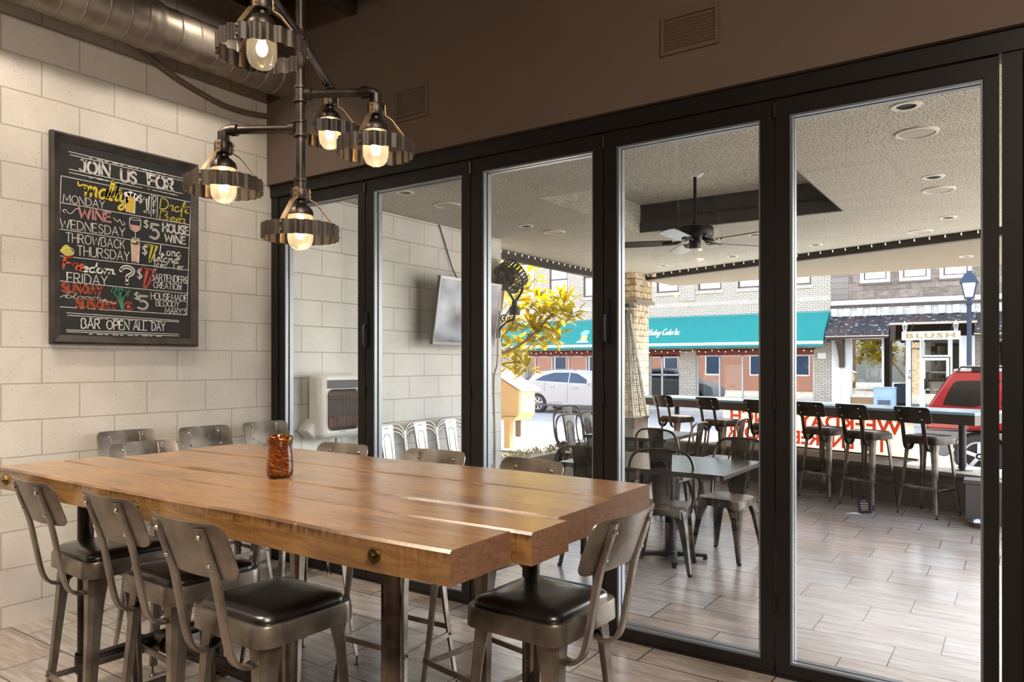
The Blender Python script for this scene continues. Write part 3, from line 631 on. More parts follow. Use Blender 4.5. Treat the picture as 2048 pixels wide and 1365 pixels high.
BL = [(-1.477,2.741,-0.733,2.732),(-1.469,2.724,-0.733,2.715),(-1.474,2.637,-0.752,2.628),(-1.474,2.618,-0.79,2.609),(-1.52,2.588,-0.695,2.581),(-1.532,2.43,-0.698,2.426),(-1.535,2.273,-0.704,2.266),(-1.537,2.115,-0.707,2.117),(-1.539,1.968,-0.714,1.957),(-1.542,1.816,-0.723,1.811),(-1.52,2.588,-1.542,1.816),(-0.695,2.581,-0.723,1.811),(-0.969,2.581,-0.973,2.437),(-0.929,2.583,-0.932,2.437),(-1.488,1.782,-0.78,1.77),(-1.483,1.768,-0.78,1.761),(-1.491,1.681,-0.78,1.678),(-1.488,1.67,-0.78,1.666)]
random.seed(3)
for a, b, c, d in BL: lt.mi = 0; ribbon(lt, [(a,b),((a+c)/2,(b+d)/2+random.uniform(-.001,.001)),(c,d)], .0036, bpl(0))
for y0, z0, n in ((-1.36,2.731,12),(-1.36,2.612,12),(-1.36,1.757,10),(-1.36,1.660,10)):
    for k in range(n): ribbon(lt, [(y0+k*.047,z0),(y0+k*.047+.018+.016*(k%2),z0)], .004, bpl(0))
for txt, y0, y1, z0, h, w, col, sty in BT:
    lt.mi = bkeys.index({'YL':'L'}.get(col, col))
    pl = bpl(0)
    if txt == 'edom':
        write(lt, txt, y0, y1, z0, h, pl, h*w, slant=.12)
    elif sty == 's':
        write(lt, txt, y0, y1, z0+h*.05, h*(1.2 if txt in ('Fre',) else 1), pl, h*w*(.75 if col in 'WL' else 1), slant=.15)
    elif sty == 'o':
        write(lt, txt, y0+.003, y1-.003, z0, h, pl, h*w*1.15)
        lt.mi = bkeys.index('K'); write(lt, txt, y0+.003, y1-.003, z0, h, bpl(.0006), h*w*(.3 if col == 'O' else .35))
    elif sty == 'b':
        write(lt, txt, y0+.005, y1-.005, z0, h, pl, h*w)
        lt.mi = bkeys.index('K'); write(lt, txt, y0+.003, y1-.007, z0+.002, h, bpl(.0006), h*w*.16)
    else: write(lt, txt, y0, y1, z0, h, pl, max(h*w*.9, .0038))
def blob(col, pts, l=0): lt.mi = bkeys.index(col); lt.face([bpl(l)(*p) for p in pts])
def line(col, pts, w, sm=True, l=.0008):
    lt.mi = bkeys.index(col); ribbon(lt, [p[:2] for p in catmull([(a,b,0) for a,b in pts],5)] if sm else pts, w, bpl(l))
def ring(cy_, cz, r, rz, n=16): return [(cy_+r*math.cos(2*PI*k/n), cz+rz*math.sin(2*PI*k/n)) for k in range(n)]
blob('A', [(-1.136,2.445),(-1.084,2.442),(-1.078,2.535),(-1.142,2.54)]); line('W', [(-1.143,2.54),(-1.136,2.444),(-1.083,2.441),(-1.077,2.535)], .004, False)
for a, b, r in ((-1.13,2.552,.02),(-1.107,2.558,.022),(-1.085,2.553,.02),(-1.067,2.548,.014),(-1.07,2.53,.011)): blob('W', ring(a,b,r,r*.8), .0006)
line('Y', [(-1.425,2.57),(-1.42,2.55),(-1.39,2.56),(-1.375,2.552)], .009)
line('W', [(-1.113,2.40),(-1.11,2.345),(-1.077,2.325),(-1.045,2.35),(-1.042,2.405)], .004); line('W', ring(-1.0775,2.405,.035,.008)+[(-1.0425,2.405)], .003)
blob('P', [(-1.109,2.365),(-1.098,2.338),(-1.077,2.329),(-1.056,2.338),(-1.047,2.365)]); line('W', [(-1.077,2.325),(-1.077,2.28)], .004, False); line('W', ring(-1.077,2.278,.022,.005)+[(-1.055,2.278)], .003)
blob('B', [(-1.097,2.135),(-1.06,2.133),(-1.052,2.24),(-1.103,2.243)]); line('W', [(-1.105,2.262),(-1.098,2.13),(-1.058,2.128),(-1.048,2.258)], .004, False)
for a, b in ((-1.09,2.22),(-1.07,2.205),(-1.085,2.185),(-1.068,2.165)): line('W', [(a-.009,b),(a,b+.01),(a+.009,b),(a,b-.01),(a-.009,b)], .002, False)
blob('W', ring(-1.085,2.262,.016,.012)); blob('L', ring(-1.085,2.262,.011,.008), .0006); line('W', [(-1.065,2.23),(-1.052,2.285)], .004, False)
blob('L', [(-1.528+.08*t/8, 2.136+.05*math.sin(PI*min(1,t/8*.95+.05))) for t in range(9)]+[(-1.455,2.128),(-1.49,2.12)]); line('W', [(-1.52,2.14),(-1.49,2.17),(-1.455,2.165),(-1.452,2.135),(-1.49,2.123),(-1.52,2.14)], .003)
for k in range(5): line('G', [(-1.165+k*.006,1.822),(-1.185+k*.007,1.88),(-1.215+k*.024,1.935+.012*(k%3))], .0055)
for k in range(16): line('G', [(-1.232+.0075*k,1.925+.02*math.sin(k*1.7)),(-1.222+.0075*k,1.945+.02*math.sin(k*2.3))], .006)
line('R', ring(-1.12,1.845,.028,.026)+[(-1.092,1.845),(-1.096,1.855)], .006); line('G', [(-1.135,1.862),(-1.12,1.858),(-1.105,1.864)], .004); blob('R', ring(-1.12,1.842,.013,.012))
line('W', [(-1.50,2.372),(-1.51,2.385),(-1.495,2.392),(-1.48,2.375),(-1.46,2.378),(-1.44,2.405),(-1.42,2.412)], .0035)
line('W', [(-1.215,2.39),(-1.19,2.37),(-1.175,2.385),(-1.16,2.355),(-1.145,2.36),(-1.152,2.375)], .0035)
line('W', [(-1.53,1.868),(-1.5,1.885),(-1.49,1.872)], .003); line('W', [(-1.28,1.872),(-1.24,1.862),(-1.2,1.858)], .003)
line('O', [(-1.03,1.985),(-1.0,1.985)], .006, False)
lt.obj('lettering', [plain('chalk_'+k, BCOL[k], .9, 0, .05, 60) for k in bkeys], bd_, smooth=None, world=True, fixn=False)

# ------------------------------------------------------------------ communal table
tb = thing('communal_table', 'long high communal table of four thick oak beams on iron pipe legs', 'table', (2.48,-1.79,0))
ZT = 1.07
yb_ = [(-2.345,-2.108,3.645,1.31),(-2.099,-1.918,3.70,1.33),(-1.908,-1.580,3.662,1.41),(-1.569,-1.255,3.632,1.365)]
for k, (ya, yc, xe, xs) in enumerate(yb_):
    rnd = random.Random(k); p = MB(); nx = 60; rings = []
    for i in range(nx+1):
        x = xs+(xe-xs)*i/nx; w1 = .003*math.sin(x*9+k)+rnd.uniform(-.0004,.0004); w2 = .0025*math.sin(x*7.3+k*2)+rnd.uniform(-.0004,.0004); dz = .0015*math.sin(x*5+k*1.7)-.002*(k == 1)
        c = .007
        e0 = (.012 if i == 0 else (-.012 if i == nx else 0))*0
        rings.append([(x,ya+w1,ZT-c+dz),(x,ya+w1+c,ZT+dz),(x,yc+w2-c,ZT+dz),(x,yc+w2,ZT-c+dz),(x,yc+w2*1.4,ZT-.082),(x,ya+w1*1.6,ZT-.082)])
    vs = [v for r in rings for v in r]; fs = [(i*6+j,i*6+(j+1)%6,(i+1)*6+(j+1)%6,(i+1)*6+j) for i in range(nx) for j in range(6)]+[tuple(range(5,-1,-1)),tuple(range(nx*6,nx*6+6))]
    p._add([(x-2.48, y-(ya+yc)/2, z-ZT) for x, y, z in vs], fs)
    o = p.obj('plank', OAK, tb, smooth=.5); o.location = (0,(ya+yc)/2+1.79,ZT)
for x in (1.42, 2.36, 3.42):
    MB().lathe([(.0001,-.012),(.008,-.012),(.009,-.004),(.017,-.004),(.019,.002),(.019,.006)],(x,-2.349,1.027),18,'y').obj('bolt', m_steel('brass_bolt','#8a7547',.35,.3,1,'#4a3c1e'), tb, world=True)
for x, y in ((1.53,-2.1),(3.24,-2.1),(1.53,-1.5),(3.31,-1.5)):
    l = MB().cyl((x,y,0),(x,y,.99),.030,n=20).lathe([(.0305,.985),(.06,.975),(.062,.955),(.038,.95),(.036,.92),(.031,.915)],(x,y,0)).lathe([(.038,.30),(.040,.29),(.040,.235),(.038,.225)],(x,y,0)).lathe([(.031,.05),(.036,.045),(.038,.015),(.075,.012),(.078,0)],(x,y,0))
    l.obj('leg', BARE if x > 3 and y < -2 else PIPE, tb, world=True, smooth=.7)
cp = MB()
for x, x2 in ((1.53,1.53),(3.24,3.31)): cp.cyl((x,-2.1,.262),(x2,-1.5,.262),.028,n=18)
cp.cyl((1.53,-1.8,.262),(3.275,-1.8,.262),.030,n=18)
cp.obj('stretcher_pipe', PIPE, tb, world=True, smooth=.7)
for x in (1.53, 3.275):
    ft = MB()
    sgn = 1 if x < 2 else -1
    for a, b, r in ((-1.88,-1.86,.041),(-1.86,-1.74,.035),(-1.74,-1.72,.041)): ft.cyl((x,a,.262),(x,b,.262),r,n=18)
    ft.cyl((x,-1.8,.262),(x+sgn*.085,-1.8,.262),.036,n=18).cyl((x+sgn*.07,-1.8,.262),(x+sgn*.095,-1.8,.262),.041,n=18)
    ft.obj('pipe_tee', PIPE, tb, world=True, smooth=.7)
# ------------------------------------------------------------------ vase
vs_ = thing('glass_vase', 'short amber and brown swirled glass vase on the oak communal table', 'vase', (2.468,-1.872,1.0705))
prof = [(.0005,.003),(.036,.001),(.044,.006),(.0475,.02),(.0475,.05),(.045,.085),(.042,.108),(.0425,.118),(.0465,.128),(.048,.138),(.046,.146),(.043,.149),(.041,.146),(.0395,.128),(.038,.112),(.041,.085),(.0435,.05),(.043,.02),(.036,.012),(.0005,.011)]
v = MB().lathe(prof, n=32)
for q in v.bm.verts:
    if q.co.z > .12: q.co.z += .003*math.sin(math.atan2(q.co.y,q.co.x)*3)
v.obj('body', m_vase(), vs_, smooth=2)

# ------------------------------------------------------------------ pipe chandelier
ch = thing('pipe_chandelier', 'iron pipe chandelier with five ribbed glass lamps in corrugated steel bands', 'chandelier', (2.48,-1.79,2.0))
CX_, CY_ = 2.48, -1.79
FW = Vector((-.5664,.8241,0)); RT = Vector((.8241,.5664,0))
pole = MB().cyl((CX_,CY_,2.125),(CX_,CY_,4.1),.0175,n=16)
for z in (2.135,2.351,2.478,2.69,2.95,3.4): pole.lathe([(.0225,-.032),(.025,-.03),(.025,-.02),(.0215,-.018),(.0215,.018),(.025,.02),(.025,.03),(.0225,.032)],(CX_,CY_,z),16)
pole.lathe([(.018,4.06),(.06,4.07),(.06,4.1)],(CX_,CY_,0))
pole.obj('pole', PIPE, ch, world=True, smooth=.7)
JAR = m_jar(); BULB = emitter('warm_bulb', '#ffd9a0', 11); DIMB = emitter('dim_bulb', '#ffd9a0', 2.5)
def lamp_head(top, bulbmat):
    """ring centre sits .205 below the pipe end 'top'"""
    c = Vector(top)-Vector((0,0,.205)); cx, cy_, cz = c
    hd = MB().cyl((cx,cy_,cz+.15),(cx,cy_,cz+.2),.022,n=16).lathe([(.024,.165),(.030,.163),(.0335,.155),(.0335,.125),(.031,.12),(.0001,.12)],c,20)
    hd.lathe([(.018,.122),(.018,.108),(.026,.102),(.041,.088),(.0465,.078),(.0475,.066),(.045,.063),(.001,.064)],c,24)
    h = hd.obj('lamp_head', PIPE, ch, world=True, smooth=.6)
    j = MB().lathe([(.042,.066),(.0435,.05),(.0425,.026),(.0425,.02),(.0445,.016),(.0445,-.012),(.0435,-.03),(.0385,-.046),(.029,-.058),(.015,-.0645),(.0005,-.0655)],c,64,rib=.055)
    j.obj('glass_jar', JAR, h, world=True, smooth=2)
    n = 168; vs = []
    for r0, z in ((.136,.026),(.136,-.026),(.1345,-.026),(.1345,.026)):
        for k in range(n):
            a = 2*PI*k/n; r = r0+.0045*math.sin(21*a); vs.append((cx+r*math.cos(a),cy_+r*math.sin(a),cz+z))
    bnd = MB(); bnd._add(vs, [(q*n+k, q*n+(k+1)%n, ((q+1)%4)*n+(k+1)%n, ((q+1)%4)*n+k) for q in range(4) for k in range(n)])
    bnd.obj('steel_band', m_band, h, world=True, smooth=1.2)
    st = MB()
    for k in range(3):
        a = 2*PI*k/3+.9; d = Vector((math.cos(a),math.sin(a),0)); t = Vector((-d.y,d.x,0))
        st.tube([c+d*.033+Vector((0,0,.16)),c+d*.034+Vector((0,0,.122)),c+d*.052+Vector((0,0,.112)),c+d*.060+Vector((0,0,.106)),c+d*.128+Vector((0,0,.024)),c+d*.131+Vector((0,0,-.024))],.01,flat=(.021,.004),up=t)
        for z in (.015,-.012): st.sphere(c+d*.138+Vector((0,0,z)),.005,8,6)
        for z in (.152,.134): st.sphere(c+d*.0355+Vector((0,0,z)),.004,8,6)
    st.obj('strap_arms', RAW, h, world=True, smooth=.5)
    MB().sphere(c+Vector((0,0,.0)),.019,14,10,(1,1,1.35)).cyl(c+Vector((0,0,.02)),c+Vector((0,0,.064)),.012,n=10).obj('bulb', bulbmat, h, world=True, smooth=2)
    return c
m_band = m_steel('corrugated_band','#43372c',.5,.3,.3,'#261f19')
def arm(z, end):
    a = Vector((CX_,CY_,z)); e = Vector((end[0],end[1],z)); d = (e-a).normalized()
    m = MB().cyl(a,e-d*.03,.0155,n=14).cyl(a+d*.02,a+d*.042,.0225,n=14).cyl(e-d*.052,e-d*.03,.0225,n=14)
    m.tube([e-d*.04,e-d*.02,e-d*.006+Vector((0,0,-.004)),e+Vector((0,0,-.018)),e+Vector((0,0,-.035))],.0195,n=14).cyl(e+Vector((0,0,-.028)),e+Vector((0,0,-.044)),.0225,n=14)
    m.obj('arm', PIPE, ch, world=True, smooth=.7); return e+Vector((0,0,-.03))+Vector((0,0,.03))
heads = []
for z, off in ((2.351, RT*-.292+FW*.02), (2.478, RT*.283-FW*.02), (2.69, FW*.49-RT*.012), (2.69, FW*-.385-RT*.012)):
    e = Vector((CX_,CY_,0))+off; arm(z, (e.x,e.y)); heads.append(lamp_head((e.x,e.y,z-.002), DIMB if off.dot(FW) < -.2 else BULB))
heads.append(lamp_head((CX_,CY_,1.966+.205), BULB))
for k, c in enumerate(heads):
    light('POINT', 'chandelier_bulb_light', (c.x,c.y,c.z-.005), .5 if k == 3 else 3.4, (1.0,.78,.5), .02)
# ------------------------------------------------------------------ metal bar stools
def make_stool(steel, label, group, pad=None, legm=None):
    legm = legm or steel
    t = thing('bar_stool', label, 'stool', (0,0,0), 0, group)
    # pan
    p = MB(); n = 24; out = rrect(.362,.345,.052,5); inn = rrect(.322,.305,.04,5); lo = rrect(.366,.349,.054,5); m = len(out)
    vs = [(x,y,.700) for x,y in lo]+[(x,y,.752) for x,y in out]+[(x*.985,y*.985,.759) for x,y in out]+[(x,y,.757) for x,y in inn]+[(x,y,.745) for x,y in inn]+[(x*.975,y*.975,.700) for x,y in lo]
    fs = [(r*m+i,r*m+(i+1)%m,(r+1)*m+(i+1)%m,(r+1)*m+i) for r in range(5) for i in range(m)]+[tuple(range(4*m,5*m))]+[(5*m+i,5*m+(i+1)%m,(i+1)%m,i) for i in range(m)]
    p._add(vs, fs); p.obj('seat_pan', steel, t, smooth=.7)
    # cushion
    c = MB(); rings = []
    for s, z in ((1.0,.752),(1.005,.764),(.985,.774),(.93,.781),(.7,.786),(.35,.788)): rings.append([(x*s,y*s,z) for x,y in rrect(.326,.309,.042,5)])
    vs = [v for r in rings for v in r]
    c._add(vs, [(r*m+i,r*m+(i+1)%m,(r+1)*m+(i+1)%m,(r+1)*m+i) for r in range(5) for i in range(m)]+[tuple(range(5*m,6*m))]); c.obj('seat_cushion', pad or VINYL, t, smooth=1.2)
    # legs: tapering folded channels with a foot glide
    for sx in (-1,1):
        for sy in (-1,1):
            l = MB(); rows = []
            for f in (0,.06,.12,.3,.55,.8,1.0):
                z = .702*(1-f)+.045*f; cx, cy_ = sx*(.158+.047*f), sy*(.150+.047*f); w = .062*(1-f)+.026*f if f > .12 else .062-.012*f/.12
                w = {0:.066,.06:.060,.12:.052}.get(f, .050*(1-f)+.026*f); th = .006; bow = .006*math.sin(f*PI)
                cx -= sx*bow; cy_ -= sy*bow; k = w*.30
                rows.append([(cx,cy_-sy*k,z),(cx,cy_-sy*w,z),(cx-sx*th,cy_-sy*w,z),(cx-sx*th,cy_-sy*k*1.15,z),(cx-sx*k*1.15,cy_-sy*th,z),(cx-sx*w,cy_-sy*th,z),(cx-sx*w,cy_,z),(cx-sx*k,cy_,z)])
            vs = [v for r in rows for v in r]; nr = len(rows)
            l._add(vs, [(r*8+i,r*8+(i+1)%8,(r+1)*8+(i+1)%8,(r+1)*8+i) for r in range(nr-1) for i in range(8)]+[tuple(range(7,-1,-1)),tuple(range((nr-1)*8,nr*8))])
            lo_ = l.obj('leg', legm, t, smooth=.5)
            fx, fy = sx*.197, sy*.189
            MB().cyl((fx,fy,.008),(fx,fy,.05),.005,n=8).lathe([(.0005,.0),(.017,.0),(.017,.004),(.010,.010),(.006,.016)],(fx,fy,0),14).obj('foot_glide', steel, lo_, smooth=.7)
    f = MB()
    for sy in (-1,1): f.box((-.172,sy*.176-.004,.268),(.172,sy*.176+.004,.291)); 
    for sx in (-1,1): f.box((sx*.184-.004,-.165,.248),(sx*.184+.004,.165,.271))
    for sx in (-1,1):
        for sy in (-1,1): f.sphere((sx*.19,sy*.15,.26),.006,8,6).sphere((sx*.155,sy*.183,.28),.006,8,6)
    f.obj('footrest', legm, t, smooth=.5)
    for sx in (-1,1):
        x = sx*.105
        pth = catmull([(x,-.095,.694),(x,-.110,.668),(x,-.138,.646),(x,-.172,.643),(x,-.201,.662),(x,-.219,.705),(x,-.236,.79),(x,-.258,.90),(x,-.286,.985),(x,-.306,1.05)],4)
        MB().tube(pth,.01,flat=(.040,.012),up=(1,0,0)).obj('back_strap', steel, t, smooth=.9)
    b = MB(); nx, nz = 36, 6; W_, H_ = .365, .158; R = .035; grid = []
    for side in (0,1):
        for i in range(nx+1):
            for k in range(nz+1):
                u = math.sin(PI/2*(-1+2*i/nx)); q = -1+2*k/nz; hh = H_/2
                d = max(0, abs(u)*W_/2-(W_/2-R)); hh -= R-math.sqrt(max(0,R*R-d*d))
                x = u*W_/2; z = .985+q*hh; y = -.292+.034*u*u-.38*(z-.985)*.95-.003
                grid.append((x, y+(.0055 if side else 0), z))
    N = (nx+1)*(nz+1); idx = lambda s,i,k: s*N+i*(nz+1)+k; fs = []
    for i in range(nx):
        for k in range(nz):
            fs += [(idx(0,i,k),idx(0,i+1,k),idx(0,i+1,k+1),idx(0,i,k+1)),(idx(1,i,k),idx(1,i,k+1),idx(1,i+1,k+1),idx(1,i+1,k))]
    for i in range(nx): fs += [(idx(0,i,0),idx(1,i,0),idx(1,i+1,0),idx(0,i+1,0)),(idx(0,i,nz),idx(0,i+1,nz),idx(1,i+1,nz),idx(1,i,nz))]
    for k in range(nz): fs += [(idx(0,0,k),idx(0,0,k+1),idx(1,0,k+1),idx(1,0,k)),(idx(0,nx,k),idx(1,nx,k),idx(1,nx,k+1),idx(0,nx,k+1))]
    b._add(grid, fs); br = b.obj('backrest', steel, t, smooth=.7)
    for sx in (-1,1):
        for z in (.945,1.025):
            y = -.292+.034*(.105/.1825)**2-.361*(z-.985)
            MB().lathe([(.0005,-.0185),(.005,-.018),(.007,-.014),(.0045,-.012),(.0045,.003),(.0085,.0035),(.0065,.008),(.0005,.0095)],(sx*.105,y+.001,z),10,'y').obj('bolt', CHROME, br, smooth=1)
    return t
GI = 'steel bar stools around the communal table'
st0 = make_stool(STEEL, 'steel bar stool nearest the viewer on the long side of the oak table', GI); st0.location = (2.815,-2.165,0); st0.rotation_euler = (0,0,math.radians(-2))
dup(st0, (2.285,-2.10,0), math.radians(-3), 'middle steel stool of the three along the near side of the oak table', GI)
dup(st0, (1.755,-2.10,0), math.radians(-4), 'steel bar stool farthest left along the near side of the oak table', GI)
dup(st0, (3.475,-1.69,0), math.radians(88), 'steel bar stool with black seat at the right end of the oak table', GI)
dup(st0, (1.79,-1.225,0), math.radians(181), 'bronze backed bar stool behind the oak table nearest the white wall heater', GI)
dup(st0, (2.375,-1.17,0), math.radians(183), 'bronze backed bar stool behind the oak table in front of the leaning metal chairs', GI)
dup(st0, (2.89,-1.20,0), math.radians(170), 'dark backed bar stool behind the oak table, last before the right end', GI)
dup(st0, (1.105,-1.475,0), math.radians(-92), 'scuffed steel bar stool at the left end of the oak table', GI)
GW = 'steel bar stools lined up by the block wall'
dup(st0, (.36,-1.165,0), math.radians(-91), 'steel bar stool against the block wall below the chalkboard, farthest from the glass', GW)
dup(st0, (.49,-.72,0), math.radians(-92), 'steel bar stool against the block wall, middle of the row of three', GW)
dup(st0, (.48,-.24,0), math.radians(-93), 'steel bar stool against the block wall in the corner by the glass', GW)
# ------------------------------------------------------------------ patio bar stools along the counter
GO = 'dark bar stools along the patio counter'
so = make_stool(DARKSTEEL, 'dark bar stool at the right end of the patio counter', GO, plain('worn_brown_seat','#4a3f36',.5), m_steel('patio_leg_steel','#a39c92',.3,.4,1.0,'#5d554d')); so.location = (3.94,4.70,0); so.rotation_euler = (0,0,math.radians(-27))
for (x, y, r, l) in ((3.37,4.88,-27,'dark bar stool second from the right end of the patio counter, behind the blue card'),
                     (2.90,5.13,-25,'dark bar stool third from the right end of the patio counter'),
                     (2.26,5.33,-24,'dark bar stool half hidden behind the wide door post at the patio counter'),
                     (1.57,5.61,-23,'dark bar stool second from the stone pillar at the patio counter'),
                     (.87,5.86,-23,'dark bar stool nearest the stone pillar at the patio counter')):
    dup(so, (x,y,0), math.radians(r), l, GO)

# ------------------------------------------------------------------ sheet-metal cafe chairs
SLAT = m_slat()
def make_chair(mat, label, group):
    t = thing('metal_chair', label, 'chair', (0,0,0), 0, group)
    sh = [(x*(1-.10*(y<0)*min(1,-y/.18)),y) for x,y in rrect(.37,.36,.09,6)]; m = len(sh)
    s = MB(); s._add([(x*.97,y*.97,.448) for x,y in sh]+[(x*.97,y*.97,.458) for x,y in sh]+[(x*.93,y*.93,.462) for x,y in sh], [(r*m+i,r*m+(i+1)%m,(r+1)*m+(i+1)%m,(r+1)*m+i) for r in range(2) for i in range(m)]+[tuple(range(2*m,3*m)),tuple(range(m-1,-1,-1))])
    s.obj('seat', SLAT, t, smooth=.6)
    f = MB(); top = [(x,y,.452) for x,y in sh]; low = []
    for x, y in sh:
        a = max(0, 1-min(abs(abs(x)-abs(y)), .15)/.15)     # deeper near the corners: arched apron
        low.append((x*1.03,y*1.03,.415-.045*a*a))
    f._add(top+low+[(x*.98,y*.98,z) for x,y,z in low]+[(x*.95,y*.95,.448) for x,y,_ in top], [(r*m+i,(r+1)*m+i,(r+1)*m+(i+1)%m,r*m+(i+1)%m) for r in range(3) for i in range(m)])
    f.obj('seat_frame', mat, t, smooth=.8)
    for sx in (-1,1):
        for sy in (-1,1):
            l = MB(); rows = []
            for q in (0,.12,.3,.6,1.0):
                z = .44*(1-q)+.012*q; e = q**1.2; cx, cy_ = sx*(.172+.036*e), sy*(.165+.04*e); w = {0:.115,.12:.088,.3:.062,.6:.046,1.0:.030}[q]; k = w*.28
                rows.append([(cx,cy_-sy*k,z),(cx-sx*.003,cy_-sy*w,z),(cx-sx*.010,cy_-sy*w,z),(cx-sx*.012,cy_-sy*k,z),(cx-sx*k*1.0,cy_-sy*.012,z),(cx-sx*w,cy_-sy*.010,z),(cx-sx*w,cy_-sy*.003,z),(cx-sx*k,cy_,z)])
            vs = [v for r in rows for v in r]; nr = len(rows)
            l._add(vs, [(r*8+i,r*8+(i+1)%8,(r+1)*8+(i+1)%8,(r+1)*8+i) for r in range(nr-1) for i in range(8)]+[tuple(range(7,-1,-1)),tuple(range((nr-1)*8,nr*8))])
            lo_ = l.obj('leg', mat, t, smooth=.6)
            MB().cyl((sx*.198,sy*.195,0),(sx*.198,sy*.195,.02),.017,n=10).obj('foot_cap', BLACK, lo_)
    h = [(-.195,-.10,.43),(-.205,-.145,.47),(-.222,-.185,.58),(-.226,-.21,.72),(-.205,-.226,.82),(-.15,-.236,.872),(-.07,-.24,.885),(0,-.241,.887),(.07,-.24,.885),(.15,-.236,.872),(.205,-.226,.82),(.226,-.21,.72),(.222,-.185,.58),(.205,-.145,.47),(.195,-.10,.43)]
    MB().tube(catmull(h,4),.0105,n=8).obj('back_hoop', mat, t, smooth=2)
    sp = MB(); rows = []
    for q in range(13):
        u = q/12; w = .055+.026*u; z = .425+.455*u; y = -.160-.077*u**.9
        rows.append([(-w,y,z),(-w*.6,y-.006,z),(0,y-.008,z),(w*.6,y-.006,z),(w,y,z),(w,y+.004,z),(0,y-.003,z),(-w,y+.004,z)])
    sp._add([v for r in rows for v in r], [(r*8+i,r*8+(i+1)%8,(r+1)*8+(i+1)%8,(r+1)*8+i) for r in range(12) for i in range(8)]+[tuple(range(7,-1,-1)),tuple(range(96,104))])
    spo = sp.obj('back_splat', mat, t, smooth=.9)
    em = MB(); arc = [(-.042,.56),(-.042,.76)]+[(-.042*math.cos(PI*k/8),.76+.045*math.sin(PI*k/8)) for k in range(1,8)]+[(.042,.76),(.042,.56)]
    em.tube([(x,-.160-.077*((z-.425)/.455)**.9-.006,z) for x,z in arc],.004,n=6).tube([(x,-.160-.077*((z-.425)/.455)**.9+.001,z) for x,z in arc],.004,n=6).obj('embossed_arch', mat, spo, smooth=2)
    return t
GC = 'sheet metal chairs at the patio tables'
c0 = make_chair(GUN, 'metal chair turned away, nearest the glass in front of the dark patio table', GC); c0.location = (2.55,1.45,0); c0.rotation_euler = (0,0,math.radians(16))
dup(c0, (2.82,2.02,0), math.radians(171), 'slatted-seat metal chair facing the room across the near patio table', GC)
dup(c0, (2.08,1.27,0), math.radians(4), 'dark metal chair half hidden by the door post, left of the near patio table', GC)
dup(c0, (1.98,2.90,0), math.radians(-8), 'metal chair tucked in between the two patio tables', GC)
dup(c0, (1.80,3.62,0), math.radians(86), 'metal chair seen edge-on at the right side of the far patio table', GC)
dup(c0, (2.00,4.33,0), math.radians(88), 'metal chair seen edge-on just behind the far patio table, before the counter stools', GC)
dup(c0, (.53,3.88,0), math.radians(-105), 'bright metal chair at the left side of the far patio table', GC)
dup(c0, (.52,4.36,0), math.radians(-100), 'metal chair partly behind the door post, left of the far patio table', GC)
GS = 'stacked metal chairs outside the glass'
for k, l in enumerate(('bottom metal chair of the pair stacked beside the planter', 'top metal chair of the pair stacked beside the planter')):
    dup(c0, (.15,4.44,.06*k), math.radians(-112), l, GS)
c1 = None
for y, nm in ((1.04,'nearest the white heater'), (1.475,'in the middle of the three'), (1.91,'under the television')):
    for k, pos in enumerate(('bottom','middle','top')):
        lab = '%s silver metal chair of the wall stack %s' % (pos, nm)
        if c1 is None: c1 = make_chair(SILVER, lab, GS); c1.location = (.40,y,0); c1.rotation_euler = (0,0,math.radians(-90))
        else: dup(c1, (.40,y,.034*k), math.radians(-90), lab, GS)
# ------------------------------------------------------------------ patio tables
def patio_table(x0, x1, y0, y1, label, pcs):
    t = thing('patio_table', label, 'table', ((x0+x1)/2,(y0+y1)/2,0), 0, 'dark patio tables')
    MB().box((x0,y0,.722),(x1,y1,.755)).obj('tabletop', plain('espresso_laminate','#4a4442',.22,0,.15,3), t, world=True, bevel=.004)
    for cx, cy_ in pcs:
        MB().cyl((cx,cy_,.05),(cx,cy_,.722),.042,n=20).box((cx-.12,cy_-.12,.712),(cx+.12,cy_+.12,.722)).obj('column', BLACK, t, world=True, smooth=.6)
        b = MB()
        for k in range(4):
            a = PI/4*.2+PI/2*k+.35; d = Vector((math.cos(a),math.sin(a),0)); p = Vector((cx,cy_,.045))
            b.beam(p, p+d*.27-Vector((0,0,.012)), .06, .035, w2=.042, h2=.022).cyl(p+d*.26-Vector((0,0,.045)),p+d*.26-Vector((0,0,.02)),.018,n=12)
        b.cyl((cx,cy_,.02),(cx,cy_,.075),.065,.05,20); b.obj('cross_base', BLACK, t, world=True, smooth=.5)
patio_table(1.86,3.10,1.10,1.97,'dark square-edged patio table nearest the glass wall', [(2.49,1.70)])
patio_table(1.0,1.885,3.05,3.95,'dark patio table farther out, by the counter stools', [(1.44,3.5)])

# ------------------------------------------------------------------ covered patio shell
BE = Vector((.9405,-.3398,0))                 # run of the beam and counter
BP = Vector((-.05,6.86,0))                    # beam start at the stone pillar
def beamy(x): return BP.y+(x-BP.x)*BE.y/BE.x
ZC = 2.84; RX0, RX1, RY0, RY1 = 1.425, 3.385, 1.515, 3.50
pc = MB()
def slab(poly, z0, z1): pc.prism(poly, lambda u,v: (u,v,z0), lambda u,v: (u,v,z1))
slab([(0,.11),(RX0,.11),(RX0,RY0),(RX0,RY1),(RX0,beamy(RX0)),(-.45,beamy(-.45)),(-.45,3.0),(0,3.0)], ZC, 3.35)
slab([(RX0,.11),(RX1,.11),(RX1,RY0),(RX0,RY0)], ZC, 3.35)
slab([(RX0,RY1),(RX1,RY1),(RX1,beamy(RX1)),(RX0,beamy(RX0))], ZC, 3.35)
slab([(RX1,.11),(5.25,.11),(5.25,beamy(5.25)),(RX1,beamy(RX1))], ZC, 3.35)
pc.box((RX0,RY0,3.13),(RX1,RY1,3.35))
struct('ceiling_patio', pc, STUCCO, smooth=.3)
